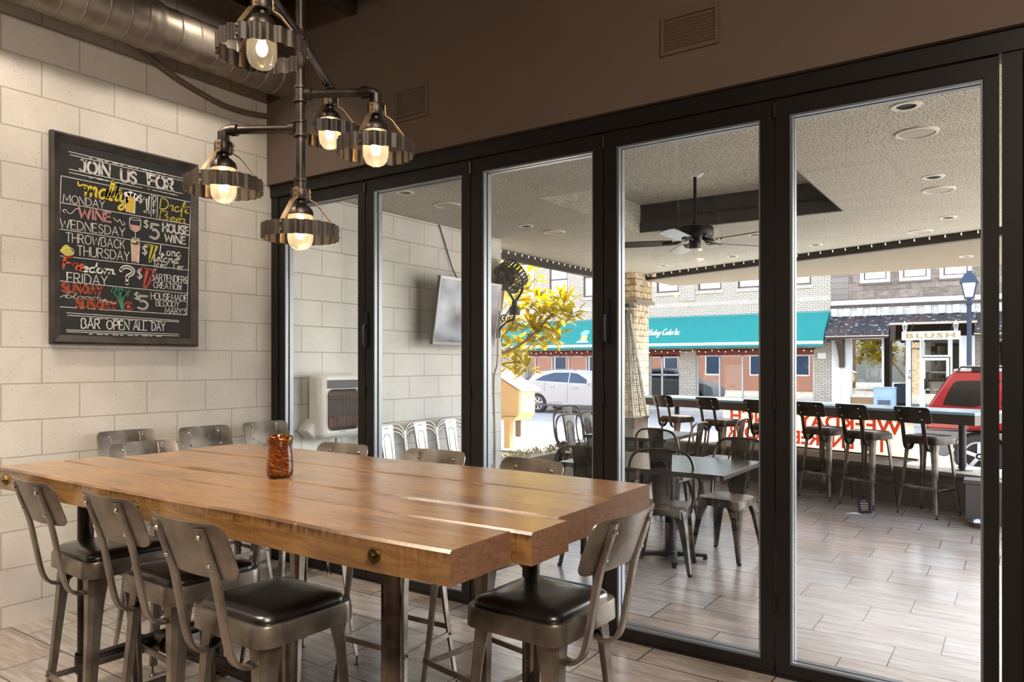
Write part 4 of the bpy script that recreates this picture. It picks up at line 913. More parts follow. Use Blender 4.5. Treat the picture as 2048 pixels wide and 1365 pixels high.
DG = plain('dark_grey_tray_side', '#4a4846', .8)
struct('trim_tray', MB().box((RX0,RY1-.012,2.955),(RX1,RY1,3.13)).box((RX0,RY1-.03,2.842),(RX1,RY1,2.955)).box((RX1-.012,RY0,2.842),(RX1,RY1-.03,3.13)), DG)  # far and right tray sides darker than the stucco
so_ = MB(); so_.prism([(-.05,6.86+.09),(-.05,7.93),(5.3,7.80),(5.3,beamy(5.3)+.09)], lambda u,v: (u,v,2.765), lambda u,v: (u,v,3.6))
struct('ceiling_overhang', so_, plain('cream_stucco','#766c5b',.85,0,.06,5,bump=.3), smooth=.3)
DKB = plain('dark_beam_paint','#2d2621',.7)
struct('beam_front', MB().beam(BP+Vector((0,.045,2.80)), Vector((5.3,beamy(5.3)+.045,2.80)), .09, .082), DKB)
struct('beam_side', MB().box((-.50,2.995,2.742),(-.42,6.95,2.845)), DKB)
# string lights: bulbs hanging under each beam
def string_lights(label, a, b, n, name='string_lights'):
    t = thing(name, label, 'lights', a, 0, 'string lights under the patio beams'); a, b = Vector(a), Vector(b)
    MB().tube([a+(b-a)*(k/24)-Vector((0,0,.006*(k%2))) for k in range(25)],.004,n=6).obj('cord', BLACK, t, world=True)
    mt = emitter('tiny_lamp', '#fff4dc', .9) if 'tiny_lamp' not in MATS else MATS['tiny_lamp']
    for k in range(n):
        p = a+(b-a)*((k+.5)/n); MB().cyl(p,p-Vector((0,0,.012)),.006,n=6).sphere(p-Vector((0,0,.020)),.007,8,6).obj('light_bulb', mt, t, world=True, smooth=2)
off = Vector((-.3398,-.9405,0))*.012
string_lights('string of small white bulbs along the dark beam over the patio counter', BP+off+Vector((0,0,2.835)), Vector((5.0,beamy(5.0),2.835))+off, 34)
string_lights('string of small white bulbs along the side beam above the magnolia branches', (-.405,3.05,2.835), (-.405,6.9,2.835), 26)
# ceiling downlights and round speakers
RINGW = plain('white_trim', '#cfcabd', .5)
def downlight(x, y, z, label):
    t = thing('downlight', label, 'light', (x,y,z), 0, 'recessed patio downlights')
    MB().lathe([(.048,-.001),(.05,-.007),(.073,-.006),(.076,0)],(0,0,0),28).obj('trim_ring', RINGW, t, smooth=1)
    MB().lathe([(.05,-.004),(.046,-.001),(.001,-.001)],(0,0,0),24).obj('dark_baffle', MATTE, t, smooth=1)
def speaker(x, y, z, label):
    t = thing('ceiling_speaker', label, 'speaker', (x,y,z), 0, 'round patio ceiling speakers')
    MB().lathe([(.098,-.002),(.1,-.011),(.114,-.009),(.117,0)],(0,0,0),36).obj('rim', RINGW, t, smooth=1)
    MB().lathe([(.1,-.006),(.06,-.0075),(.001,-.008)],(0,0,0),36).obj('grille', plain('speaker_grille','#a39d90',.7,0,.1,80), t, smooth=1)
dl = [(4.183,.782,'downlight in the patio ceiling nearest the right end of the glass wall'),(4.157,2.558,'downlight between the two big speakers on the right of the patio ceiling'),(4.127,4.335,'downlight on the right of the patio ceiling near the beam'),(2.38,4.242,'downlight just beyond the ceiling tray, right of the fan'),(2.76,5.30,'downlight by the beam behind the wide door post'),(1.687,5.66,'downlight by the beam left of the fan blade'),(.61,6.0,'downlight by the beam above the stone pillar'),(.659,.746,'downlight nearest the glass over the white wall heater'),(.666,2.476,'downlight above the television end of the block wall')]
for x, y, l in dl: downlight(x, y, ZC, l)
downlight(4.15, 6.75, 2.765, 'downlight in the cream overhang beyond the beam')
for x, y, l in ((4.178,1.319,'big round ceiling speaker nearest the right end of the glass wall'),(4.157,3.029,'round ceiling speaker second from the glass on the right'),(3.835,5.02,'round ceiling speaker near the beam on the right'),(.642,1.293,'round ceiling speaker above the silver chair stacks'),(.722,2.916,'round ceiling speaker left of the ceiling tray')):
    speaker(x, y, ZC, l)
# ceiling fan
fx_, fy_ = 2.38, 2.51
fan = thing('ceiling_fan', 'black five-blade ceiling fan on a rod in the patio ceiling tray', 'fan', (fx_,fy_,3.13))
MB().lathe([(.075,3.13),(.072,3.105),(.05,3.085),(.02,3.08)],(fx_,fy_,0),28).obj('canopy', RINGW, fan, world=True)
MB().cyl((fx_,fy_,2.655),(fx_,fy_,3.1),.014,n=14).lathe([(.03,2.69),(.03,2.665),(.015,2.66)],(fx_,fy_,0),16).obj('downrod', BLACK, fan, world=True)
MB().lathe([(.02,2.668),(.12,2.66),(.152,2.645),(.156,2.63),(.156,2.585),(.150,2.567),(.12,2.558),(.02,2.555)],(fx_,fy_,0),40).obj('motor_housing', BLACK, fan, world=True)
MB().lathe([(.045,2.56),(.05,2.53),(.05,2.475),(.044,2.466),(.001,2.465)],(fx_,fy_,0),28).obj('switch_housing', BLACK, fan, world=True)
BLADE = plain('fan_blade_wood','#3a3532',.28,0,.3,6)
for k in range(5):
    a = math.radians(92+34.5+72*k); d = Vector((math.cos(a),math.sin(a),0)); t = Vector((-d.y,d.x,0)); up = Vector((0,0,1)); tl = (t*math.cos(.21)+up*math.sin(.21)); n_ = d.cross(tl)
    c = Vector((fx_,fy_,2.525)); ol = [(.19,-.052),(.30,-.062),(.55,-.068),(.64,-.064),(.665,-.04),(.668,0),(.665,.04),(.64,.064),(.55,.068),(.30,.062),(.19,.052)]
    b = MB().prism(ol, lambda u,v: c+d*u+tl*v-n_*.003, lambda u,v: c+d*u+tl*v+n_*.003).obj('blade', BLADE, fan, world=True, smooth=.5)
    ir = MB()
    for s in (-1,1): ir.tube(catmull([c+d*.09+Vector((0,0,.03)),c+d*.13+t*.02*s,c+d*.17+t*.045*s+Vector((0,0,-.006)),c+d*.22+tl*.03*s-n_*.006,c+d*.27+tl*.01*s-n_*.006],4),.006,n=6)
    ir.tube([c+d*.07+Vector((0,0,.035)),c+d*.14+Vector((0,0,.005)),c+d*.26-n_*.007],.009,n=6); ir.obj('blade_iron', BLACK, b, world=True, smooth=2)
# stone pillar at the patio corner
pl = MB().box((-.62,6.52,-.3),(-.07,7.05,2.39)).box((-.66,6.49,2.44),(-.03,7.10,2.84)); 
pl = struct('pillar', pl, m_fieldstone())
MB().box((-.69,6.46,2.385),(.0,7.13,2.44)).obj('ledge', plain('grey_stone_ledge','#857d72',.8), pl, bevel=.008)
# low wall, counter, banner
CB = Vector((.134,6.514,0)); ca = math.atan2(4.844-6.514, 4.317-.134); cl = (Vector((4.317,4.844,0))-CB).length
def cw(u, v, z): return (CB.x+u*math.cos(ca)-v*math.sin(ca), CB.y+u*math.sin(ca)+v*math.cos(ca), z)
CONC = m_concrete('grey_painted_concrete','#55524e','#6b6761')
lw = MB(); lw.prism([(0,.0),(cl+1.9,.0),(cl+1.9,.60),(0,.60)], lambda u,v: cw(u,v,-.3), lambda u,v: cw(u,v,.365))
lw = struct('wall_patio_front', lw, CONC)
q = MB(); q.prism([(-.0,-.03),(cl+1.9,-.03),(cl+1.9,.63),(0,.63)], lambda u,v: cw(u,v,.365), lambda u,v: cw(u,v,.40)); q.obj('cap', m_concrete('worn_concrete_cap','#5d5850','#8b8578'), lw)
tag(MB().box((4.262,4.45,0),(4.56,4.66,.365)).box((4.245,4.44,.365),(4.575,4.67,.40)).obj('concrete_pier', CONC, smooth=.4, bevel=.006), 'low square grey concrete pier beside the counter, behind the metal bowl', 'pier')
ct = thing('bar_counter', 'long patio bar counter with pale blue top and dark apron on steel posts', 'counter', CB, ca)
MB().box((-.05,-.0,.975),(cl,.64,1.0)).obj('countertop', plain('pale_blue_laminate','#8fb6c6',.18,0,.06,2), ct, bevel=.004)
MB().box((-.05,.005,.875),(cl-.002,.035,.975)).box((-.05,.60,.875),(cl-.002,.632,.975)).box((cl-.032,.035,.875),(cl-.002,.60,.975)).obj('apron', plain('dark_stained_apron','#3b3430',.25,0,.3,3), ct)
for u in (.35, 2.25, cl-.24):
    MB().cyl((u,.27,.405),(u,.27,.975),.036,n=18).lathe([(.037,.43),(.045,.425),(.06,.412),(.095,.41),(.097,.401)],(u,.27,0),20).obj('post', BLACK, ct, smooth=.7)
bn = thing('banner', 'cream banner with red block lettering read in reverse, hung behind the counter stools', 'banner', CB, ca)
BU0, BU1 = .95, 3.62; BV = .57
sh = MB(); nx = 40
for i in range(nx):
    a, b = BU0+(BU1-BU0)*i/nx, BU0+(BU1-BU0)*(i+1)/nx; wv = lambda u: BV+.008*math.sin(u*5)
    sh._add([(a,wv(a),.43),(b,wv(b),.43),(b,wv(b),.872),(a,wv(a),.872),(a,wv(a)+.003,.43),(b,wv(b)+.003,.43),(b,wv(b)+.003,.872),(a,wv(a)+.003,.872)], [(0,1,2,3),(7,6,5,4)]+([(0,3,7,4)] if i == 0 else [])+([(1,5,6,2)] if i == nx-1 else [])+[(3,2,6,7),(0,4,5,1)])
bmesh.ops.remove_doubles(sh.bm, verts=sh.bm.verts, dist=1e-5)
sh.obj('sheet', m_banner(), bn, smooth=1)
tx = MB()
RED = m_banner('banner_red', '#d8452f', '#e05a40')
font_mesh(tx, 'WEEKDAY  LUNCH', (3.50,BV-.012,.668), (-1,0,0), (0,0,1), .187, 2.42, bold=.03)
font_mesh(tx, 'TO ENTREES  ORDER', (3.33,BV-.012,.455), (-1,0,0), (0,0,1), .175, 2.3, bold=.03)
for v in tx.bm.verts: v.co.y = BV-.004+.008*math.sin(v.co.x*5)
tx.obj('lettering', RED, bn, smooth=None, fixn=False)
MB().box((BU0-.02,.552,.405),(BU1+.05,.588,.428)).obj('bottom_rail', plain('wood_rail','#7a5a3c',.6), bn)
# folded menu card and steel bowl on the patio floor
mc = thing('menu_card', 'dark blue folded card standing on the patio floor by the counter stools', 'card', (3.42,4.385,0), math.radians(38))
cd = MB(); cd._add([(-.065,.0,.001),(.065,.0,.001),(.065,.035,.14),(-.065,.035,.14),(-.065,.003,.001),(.065,.003,.001),(.065,.038,.14),(-.065,.038,.14)], [(0,1,2,3),(7,6,5,4),(0,3,7,4),(1,5,6,2),(3,2,6,7),(0,4,5,1)])
cd.obj('front_leaf', plain('navy_card','#141d38',.9,spec=.1), mc)
MB().prism([(-.20,.01),(-.06,-.035),(-.06,.06)], lambda u,v: (u,v,.0012), lambda u,v: (u,v,.004)).obj('back_leaf', plain('white_card','#efefec',.6), mc)
cl_ = MB()
for k, (w_, z) in enumerate(((.05,.118),(.085,.098),(.075,.09),(.08,.075),(.07,.067),(.085,.052),(.06,.044),(.08,.03))):
    yy = .035*(z-.001)/.139-.0008; cl_.face([(-w_/2,yy,z),(w_/2,yy,z),(w_/2,yy+.001,z+.004),(-w_/2,yy+.001,z+.004)])
cl_.obj('printed_lines', plain('gold_print','#b99a5e',.6), mc, smooth=None, fixn=False)
bw = thing('metal_bowl', 'shiny steel bowl on the patio floor beside the concrete pier', 'bowl', (4.40,4.335,0))
MB().lathe([(.0005,.003),(.085,.001),(.1,.006),(.118,.04),(.128,.048),(.127,.052),(.117,.046),(.098,.012),(.0005,.010)],(0,0,0),36).obj('body', m_steel('bright_steel','#c9c9c6',.18,.1,1,'#8a8a88'), bw, smooth=1)
# low planter wall with grass on the open left side
pw = struct('wall_planter', MB().box((-.36,3.35,-.3),(-.12,6.5,.36)).box((-1.6,5.0,-.3),(-.36,5.2,.25)), m_concrete('beige_block_cap','#9b9284','#b3a999'), bevel=.01)
struct('ground_planter', MB().box((-1.7,3.0,-.3),(-.36,5.0,.22)), plain('planter_soil','#6a5a44',.9,0,.3,10))
gr = MB(); rg = random.Random(5)
for k in range(700):
    x = rg.uniform(-.5,-.13); y = rg.uniform(3.4,6.3); z0 = .361 if x > -.36 else .221; h_ = rg.uniform(.03,.09); a = rg.uniform(0,6.28); d = Vector((math.cos(a),math.sin(a),0)); t_ = Vector((-d.y,d.x,0))*.003; b = Vector((x,y,z0))
    gr._add([b-t_,b+t_,b+d*h_*.5+Vector((0,0,h_*.8))+t_*.6,b+d*h_+Vector((0,0,h_))], [(0,1,2),(0,2,3)])
tag(gr.obj('grass', plain('dry_grass','#b0a878',.8,0,.3,20), smooth=None, fixn=False), 'dry grass tufts spilling over the low planter wall', 'grass', kind='stuff')
# white gas wall heater
hw = thing('wall_heater', 'white gas wall heater mounted on the block wall outside the glass', 'heater', (.12,.47,1.14))
HB = MB().prism([(.335,.93),(.335,1.33),(.36,1.36),(.62,1.36),(.64,1.33),(.64,.93),(.62,.91),(.36,.91)], lambda u,v: (.001,u,v), lambda u,v: (.14,u,v)); HB.obj('back_case', WHITEPL, hw, world=True, bevel=.008, smooth=.6)
sec = lambda x, y0, y1, z0, z1, c: [(x,y0+c,z0),(x,y1-c,z0),(x,y1,z0+c),(x,y1,z1-c),(x,y1-c,z1),(x,y0+c,z1),(x,y0,z1-c),(x,y0,z0+c)]
S_ = [sec(.10,.255,.70,.885,1.405,.03), sec(.16,.255,.70,.885,1.405,.03), sec(.215,.27,.685,.90,1.39,.03), sec(.245,.30,.655,.93,1.375,.02)]
fb = MB(); fb._add([v for r in S_ for v in r], [(r*8+i,r*8+(i+1)%8,(r+1)*8+(i+1)%8,(r+1)*8+i) for r in range(3) for i in range(8)]+[tuple(range(7,-1,-1)),tuple(range(24,32))])
fb.obj('front_shell', WHITEPL, hw, world=True, bevel=.006, smooth=.7)
lv = MB()
for k in range(6): lv.box((.246,.315,1.292+k*.0095),(.2475,.635,1.297+k*.0095))
lv.box((.2452,.31,1.285),(.246,.64,1.352)); lv.obj('louvre_vent', plain('dark_louvre','#4b4b4c',.5), hw, world=True)
MB().prism(rrect(.315,.315,.045,5), lambda u,v: (.2452,u+.4775,v+1.118), lambda u,v: (.2475,u+.4775,v+1.118)).obj('fire_opening', plain('burner_dark','#3c2f2a',.6,0,.4,10), hw, world=True)
MB().box((.2475,.33,.985),(.252,.63,1.06)).box((.2475,.33,1.2),(.252,.63,1.255)).obj('ceramic_burner', plain('burner_brown','#6e5143',.7,0,.3,14), hw, world=True)
wg = MB()
for k in range(13):
    y = .335+k*.0237; wg.tube([(.249,y,1.272),(.268,y,1.265),(.275,y,1.2),(.275,y,1.03),(.268,y,.972),(.249,y,.965)],.0018,n=5)
for z in (1.225,1.205,.985): wg.tube([(.262,.322,z),(.275,.34,z),(.275,.615,z),(.262,.633,z)],.002,n=5)
wg.tube([(.255,u+.4775,v+1.118) for u,v in rrect(.32,.318,.045,5)],.0032,n=6,closed=True); wg.obj('wire_guard', BLACK, hw, world=True, smooth=2)
MB().box((.2425,.44,.937),(.2462,.51,.954)).obj('badge', WHITEPL, hw, world=True)
bt = MB()
for k in range(6): bt.box((.2463,.446+k*.0102,.941),(.247,.4525+k*.0102,.949-.002*(k%3)))
bt.obj('badge_marks', BLACK, hw, world=True)
MB().obox((.09,.285,.965),(1,0,0),(0,.72,-.69),(0,.69,.72),.14,.11,.13).obj('vent_hood', WHITEPL, hw, world=True, bevel=.006)
MB().tube([(.06,.57,.91),(.06,.57,.3),(.03,.58,.1)],.008,n=8).obj('gas_pipe', plain('grey_pipe','#77777a',.5), hw, world=True)
# television tilted down on its bracket
tv = thing('television', 'thin silver framed television tilted down on the block wall outside', 'television', (.12,2.07,1.98))
ty0, ty1 = 1.59, 2.56; up = Vector((.1,0,.63)).normalized(); nn = Vector((.63,0,-.1)).normalized(); c = Vector((.25,2.075,1.977))
MB().obox(c,(0,1,0),up,nn,.97,.638,.034).obj('case', plain('tv_case','#2b2b2d',.4), tv, world=True, bevel=.004)
MB().obox(c+nn*.0175,(0,1,0),up,nn,.935,.585,.003).obj('screen', m_steel('glossy_screen','#8d8f94',.13,0,.75,'#6c6e73'), tv, world=True)
bz = MB()
for sz in (-1,1): bz.obox(c+up*(.306*sz)+nn*.017,(0,1,0),up,nn,.97,.026,.008)
for sy in (-1,1): bz.obox(c+Vector((0,.477*sy,0))+nn*.017,(0,1,0),up,nn,.016,.59,.008)
bz.obj('bezel', plain('silver_bezel','#9a9a9c',.3,.7), tv, world=True, bevel=.002)
MB().box((.001,1.98,1.8),(.02,2.18,2.15)).beam((.02,2.08,1.98),c-nn*.017,.06,.06).beam((.02,2.02,2.1),c+up*.15-nn*.017,.02,.02).beam((.02,2.14,2.1),c+up*.15-nn*.017,.02,.02).obj('wall_bracket', BLACK, tv, world=True)
tag(MB().tube(catmull([(.012,1.93,2.835),(.014,2.0,2.7),(.016,2.07,2.55),(.03,2.12,2.42),(.10,2.12,2.30)],6),.006,n=6).obj('power_cable', BLACK, smooth=2), 'thin black cable hanging down the block wall to the television', 'cable')
tag(MB().tube(catmull([(.02,2.9,1.95),(.05,2.85,1.5),(.012,2.84,1.3),(.012,2.86,.6),(.012,2.84,.05)],6),.009,n=6).obj('wall_conduit', plain('light_conduit','#a39d94',.5), smooth=2), 'thin pale conduit running down the end of the block wall', 'cable')
# black wall fan on a scroll bracket at the end of the block wall
wf = thing('wall_fan', 'black slatted wall fan on a scroll bracket at the end of the block wall', 'fan', (.05,2.9,2.05))
fc = Vector((.17,2.93,2.42)); ax = Vector((.30,.72,.62)).normalized(); e1 = ax.orthogonal().normalized(); e2 = ax.cross(e1)
cg = MB(); R_ = .17; D_ = .075
for k in range(26):
    a = 2*PI*k/26; d = e1*math.cos(a)+e2*math.sin(a); t_ = e2*math.cos(a)-e1*math.sin(a)
    cg.beam(fc-ax*D_+d*R_*.96, fc+ax*D_+d*R_, .022, .006, up=d)
for s in (-1,0,1): cg.tube([fc+ax*(D_*s)+(e1*math.cos(2*PI*k/32)+e2*math.sin(2*PI*k/32))*R_ for k in range(32)],.008,n=6,closed=True)
for s in (-1,1):
    for r in (.04,.085,.13): cg.tube([fc+ax*(D_*s*1.05)+(e1*math.cos(2*PI*k/28)+e2*math.sin(2*PI*k/28))*r for k in range(28)],.004,n=5,closed=True)
    for k in range(12):
        d = e1*math.cos(2*PI*k/12)+e2*math.sin(2*PI*k/12); cg.tube([fc+ax*(D_*s*1.05)+d*.02,fc+ax*(D_*s)+d*R_],.004,n=5)
cg.obj('cage', BLACK, wf, world=True, smooth=1)
bl = MB()
for k in range(5):
    d = e1*math.cos(2*PI*k/5)+e2*math.sin(2*PI*k/5); t_ = e2*math.cos(2*PI*k/5)-e1*math.sin(2*PI*k/5); u_ = (t_*.8+ax*.6); w_ = (ax*.8-t_*.6)
    bl.obox(fc+d*.09,d,u_,w_,.12,.085,.004)
bl.obj('blades', BLACK, wf, world=True)
MB().cyl(fc-ax*.17,fc-ax*.02,.075,.08,20).sphere(fc-ax*.17,.072,16,10).cyl(fc-ax*.02,fc+ax*.03,.03,n=16).obj('motor', BLACK, wf, world=True, smooth=.8)
yk = MB().tube(catmull([fc+Vector((.03,-.19,.02)),fc+Vector((.05,-.16,-.12)),fc+Vector((.055,-.05,-.24)),fc+Vector((.05,.0,-.27))],5),.014,n=8).tube(catmull([fc+Vector((.02,.19,.0)),fc+Vector((.05,.15,-.13)),fc+Vector((.055,.05,-.24)),fc+Vector((.05,.0,-.27))],5),.014,n=8)
yk.cyl(fc+Vector((.05,0,-.27)),fc+Vector((.05,0,-.33)),.03,n=14).cyl(fc+Vector((.05,0,-.33)),fc+Vector((.05,0,-.42)),.055,.06,18); yk.obj('yoke', BLACK, wf, world=True, smooth=.8)
sc = MB().tube(catmull([(.22,2.93,2.0),(.20,2.93,1.955),(.12,2.93,1.93),(.03,2.93,1.86),(.012,2.93,1.80)],6),.013,n=8)
sc.tube([(.075+.045*(1-k/26)*math.cos(.6*k*.55+1.0),2.93,1.965+.045*(1-k/26)*math.sin(.6*k*.55+1.0)) for k in range(24)],.007,n=6).tube([(.15+.035*(1-k/26)*math.cos(-.33*k),2.93,1.965+.035*(1-k/26)*math.sin(-.33*k)) for k in range(24)],.007,n=6)
sc.box((.001,2.90,1.76),(.014,2.96,2.06)); sc.obj('scroll_bracket', BLACK, wf, world=True, smooth=.8)
MB().tube(catmull([(.21,2.95,2.02),(.16,2.965,1.88),(.05,2.97,1.80),(.02,2.96,1.72)],6),.005,n=6).obj('cord', BLACK, wf, world=True, smooth=2)
# pyramid patio heater
ph = thing('patio_heater', 'tall stainless pyramid patio heater with glass tube in front of the stone pillar', 'heater', (.50,4.97,0), math.radians(5))
SS = m_steel('stainless_heater','#9f978b',.3,.3,.9,'#6e675d')
MB().box((-.25,-.25,.05),(.25,.25,.78)).obj('base_cabinet', SS, ph, bevel=.01)
MB().box((-.26,-.26,.78),(.26,.26,.81)).box((-.26,-.26,.04),(.26,.26,.07)).obj('base_trim', SS, ph, bevel=.004)
for sx in (-1,1):
    for sy in (-1,1):
        MB().beam((sx*.235,sy*.235,.81),(sx*.07,sy*.07,2.14),.026,.026).obj('corner_rail', SS, ph)
        MB().cyl((sx*.2,sy*.2,0),(sx*.2,sy*.2,.05),.025,n=12).obj('caster', BLACK, ph)
gd = MB()
for k in range(46):
    f = k/46; z = .85+1.25*f; h = .235-.165*(z-.81)/1.33
    for a, b in (((-h,-h),(h,-h)),((h,-h),(h,h)),((h,h),(-h,h)),((-h,h),(-h,-h))): gd.beam((a[0],a[1],z),(b[0],b[1],z),.0055,.0055)
for k in range(1,6):
    f = -1+2*k/6
    for s in (-1,1):
        gd.beam((.235*f,s*.235,.81),(.07*f,s*.07,2.14),.0055,.0055).beam((s*.235,.235*f,.81),(s*.07,.07*f,2.14),.0055,.0055)
gd.obj('wire_guard', SS, ph, smooth=None)
MB().lathe([(.052,.81),(.052,2.12)],(0,0,0),24).obj('glass_tube', m_glass('heater_tube',1.0,(.92,.9,.84),1.45), ph, smooth=1)
MB().box((-.09,-.09,2.12),(.09,.09,2.16)).box((-.14,-.14,2.2),(.14,.14,2.215)).box((-.12,-.12,2.215),(.12,.12,2.235)).cyl((0,0,2.16),(0,0,2.2),.03).obj('reflector_cap', plain('heater_cap','#3a352f',.5,.4), ph, bevel=.004)
# ------------------------------------------------------------------ street and far side
PAVE = m_concrete('pale_pavement','#b9b4aa','#d2cdc3'); ASPH = m_asphalt(); WALK = m_concrete('far_sidewalk_concrete','#a7a39b','#bdb8ae')
struct('sidewalk_near', MB().box((-60,8.4,-.6),(70,10.6,-.3)).box((-60,-20,-.6),(-1.6,8.4,-.3)).box((-1.6,5.2,-.6),(70,8.4,-.3)).box((6.3,-20,-.6),(70,5.2,-.3)), PAVE)
struct('street', MB().box((-60,10.6,-.7),(70,17.0,-.45)), PAVE)  # paler paving than the asphalt strip beyond
struct('street_asphalt', MB().box((-60,17.0,-.7),(70,23.2,-.449)), ASPH)
struct('sidewalk_far', MB().box((-60,23.2,-.7),(70,26.6,-.3)), WALK)
FY = 26.5
def holes(mb, x0, x1, z0, z1, hs, y0, y1):
    xs = sorted({x0,x1,*[v for h in hs for v in (h[0],h[1])]}); zs = sorted({z0,z1,*[v for h in hs for v in (h[2],h[3])]})
    for a, b in zip(xs, xs[1:]):
        run = None
        for c, d in zip(zs, zs[1:]):
            mx, mz = (a+b)/2, (c+d)/2; solid = not any(h[0] < mx < h[1] and h[2] < mz < h[3] for h in hs)
            if solid: run = [run[0], d] if run else [c, d]
            if (not solid or d == zs[-1]) and run: mb.box((a,y0,run[0]),(b,y1,run[1])); run = None
    return mb
def winframe(mb, x0, x1, z0, z1, y, w, d=.08):
    return mb.box((x0,y,z0),(x0+w,y+d,z1)).box((x1-w,y,z0),(x1,y+d,z1)).box((x0+w,y,z0),(x1-w,y+d,z0+w)).box((x0+w,y,z1-w),(x1-w,y+d,z1))
SG = m_shopglass('shop_glass', .24, (.72,.75,.74)); SG2 = m_shopglass('upper_window_glass', .5, (.8,.85,.9))
CURT = plain('white_curtain','#c9ccd2',.8,0,.1,20); BROWNF = plain('brown_window_frame','#5b4a48',.6); SILVERF = plain('silver_shopfront','#c5c6c7',.4,.2)
WBRICK = m_brick('white_painted_brick','#d9cfbc','#c6bca8','#6f675b', ms=.011); SOLD = m_brick('soldier_brick','#d4cdbf','#c5bdae','#6f675c',.075,.22,.007)
ROOMD = plain('shop_interior','#5a4a42',.9,0,.2,2)
# heritage centre
hb = thing('brick_building', 'two-storey white brick building with a teal awning across the street', 'building', (-9,FY,-.3))
uw = [(x, x+1.0, 4.56, 6.4) for x in (-19.4,-17.55,-15.7,-13.85,-12.0,-10.17,-8.36,-6.5,-4.82,-2.97)]
gw = [(-15.2,-9.0,.05,2.08), (-8.72,-7.30,-.3,2.08), (-6.57,-1.87,.05,2.08)]
holes(MB(), -22, -1.25, -.3, 9.2, uw+gw, FY, FY+.3).obj('wall', WBRICK, hb, world=True, smooth=None)
MB().box((-22,FY+2.2,-.3),(-1.3,FY+2.3,3.5)).box((-22,FY+.3,-.32),(-1.3,FY+2.3,-.3)).box((-22,FY+.3,3.4),(-1.3,FY+2.3,3.5)).obj('interior_wall', ROOMD, hb, world=True)
MB().box((-22,FY-.012,3.92),(-1.25,FY+.01,4.14)).obj('soldier_course', SOLD, hb, world=True)
MB().box((-7.28,FY-.05,4.14),(-6.62,FY+.01,9.2)).box((-7.28,FY-.03,-.3),(-6.6,FY+.01,3.4)).obj('pilaster', WBRICK, hb, world=True)
MB().box((-22.1,FY-.12,9.2),(-1.25,FY+.4,9.4)).obj('coping', plain('grey_coping','#8d8a85',.8), hb, world=True)
for (a, b, c, d) in uw:
    f = winframe(MB(), a, b, c, d, FY+.06, .07).box((a,FY+.06,(c+d)/2-.03),(b,FY+.12,(c+d)/2+.03)).obj('window', BROWNF, hb, world=True, bevel=.004)
    w = winframe(MB(), a+.07, b-.07, c+.07, (c+d)/2-.03, FY+.09, .035, .04)
    winframe(w, a+.07, b-.07, (c+d)/2+.03, d-.07, FY+.09, .035, .04).box(((a+b)/2-.012,FY+.1,(c+d)/2+.03),((a+b)/2+.012,FY+.12,d-.07)).obj('white_sash', WHITE, f, world=True)
    f2 = MB().box((a+.07,FY+.125,c+.07),(b-.07,FY+.128,d-.07)).obj('pane', SG2, f, world=True)
    q = MB()
    for k in range(12): q.box((a+.08+k*.07,FY+.2+.01*(k%2),c+.5*(0)),(a+.155+k*.07,FY+.215+.01*(k%2),d))
    q.obj('curtain', CURT, f, world=True)
    MB().box((a-.08,FY-.05,c-.14),(b+.08,FY+.02,c-.0)).obj('sill', SOLD, f, world=True)
def shopfront(par, x0, x1, z0, z1, mull, mat, w=.06, mid=None):
    m = winframe(MB(), x0, x1, z0, z1, FY+.08, w)
    for x in mull: m.box((x-w/2,FY+.08,z0),(x+w/2,FY+.16,z1))
    if mid: m.box((x0,FY+.08,mid-.03),(x1,FY+.16,mid+.03))
    f = m.obj('shop_window', mat, par, world=True, bevel=.004); MB().box((x0+.02,FY+.12,z0+.02),(x1-.02,FY+.124,z1-.02)).obj('pane', SG, f, world=True); return f
shopfront(hb, -15.2, -9.0, .05, 1.85, (-14.69,-13.75,-12.82,-11.88,-10.94,-10.0), SILVERF)
shopfront(hb, -8.72, -7.30, -.3, 1.80, (-8.15,), SILVERF, .07, 1.0)
shopfront(hb, -6.57, -1.87, .05, 1.84, (-5.60,-4.65,-3.55,-2.62), SILVERF)
RB = plain('red_bunting','#8e3b33',.8,0,.3,8)
for x0, x1 in ((-15.2,-9.0),(-8.72,-7.3),(-6.57,-1.87)):
    m = MB(); n = int((x1-x0)/.2)
    for k in range(n):
        a, b = x0+(x1-x0)*k/n, x0+(x1-x0)*(k+1)/n; m.prism([(a,2.09),(b,2.09),(b,1.86),((a+b)/2,1.82+.03*(k%3)),(a,1.86)], lambda u,v: (u,FY-.02,v), lambda u,v: (u,FY+.04,v))
    m.obj('bunting', RB, hb, world=True)
ga = MB(); rg = random.Random(2)
ga.tube([(-15.2+13.4*k/90,FY-.05,2.07-.04*abs(math.sin(k*.7))) for k in range(91)],.02,n=5)
for k in range(160):
    x = rg.uniform(-15.2,-1.9); ga.cyl((x,FY-.05,2.05),(x+rg.uniform(-.08,.08),FY-.1,2.05+rg.uniform(-.12,.08)),.012,.004,5)
ga.obj('garland', plain('dark_garland','#4a3a28',.9,0,.4,10), hb, world=True)
m = MB()
for k in range(48): m.sphere((-15.1+k*.28,FY-.09,2.03-.03*(k%3)),.025,6,5)
m.obj('garland_lights', emitter('garland_lamp','#fff2d0',1.2), hb, world=True, smooth=2)
TEAL = plain('teal_canvas','#0c807c',.75,0,.1,3); WST = plain('white_stripe','#e9efee',.7)
AX0, AX1 = -16.2, -1.29; pr = [(FY,3.46),(FY-.22,3.38),(FY-.55,3.12),(FY-.9,2.76),(FY-1.2,2.325)]
aw = MB(); n = 30
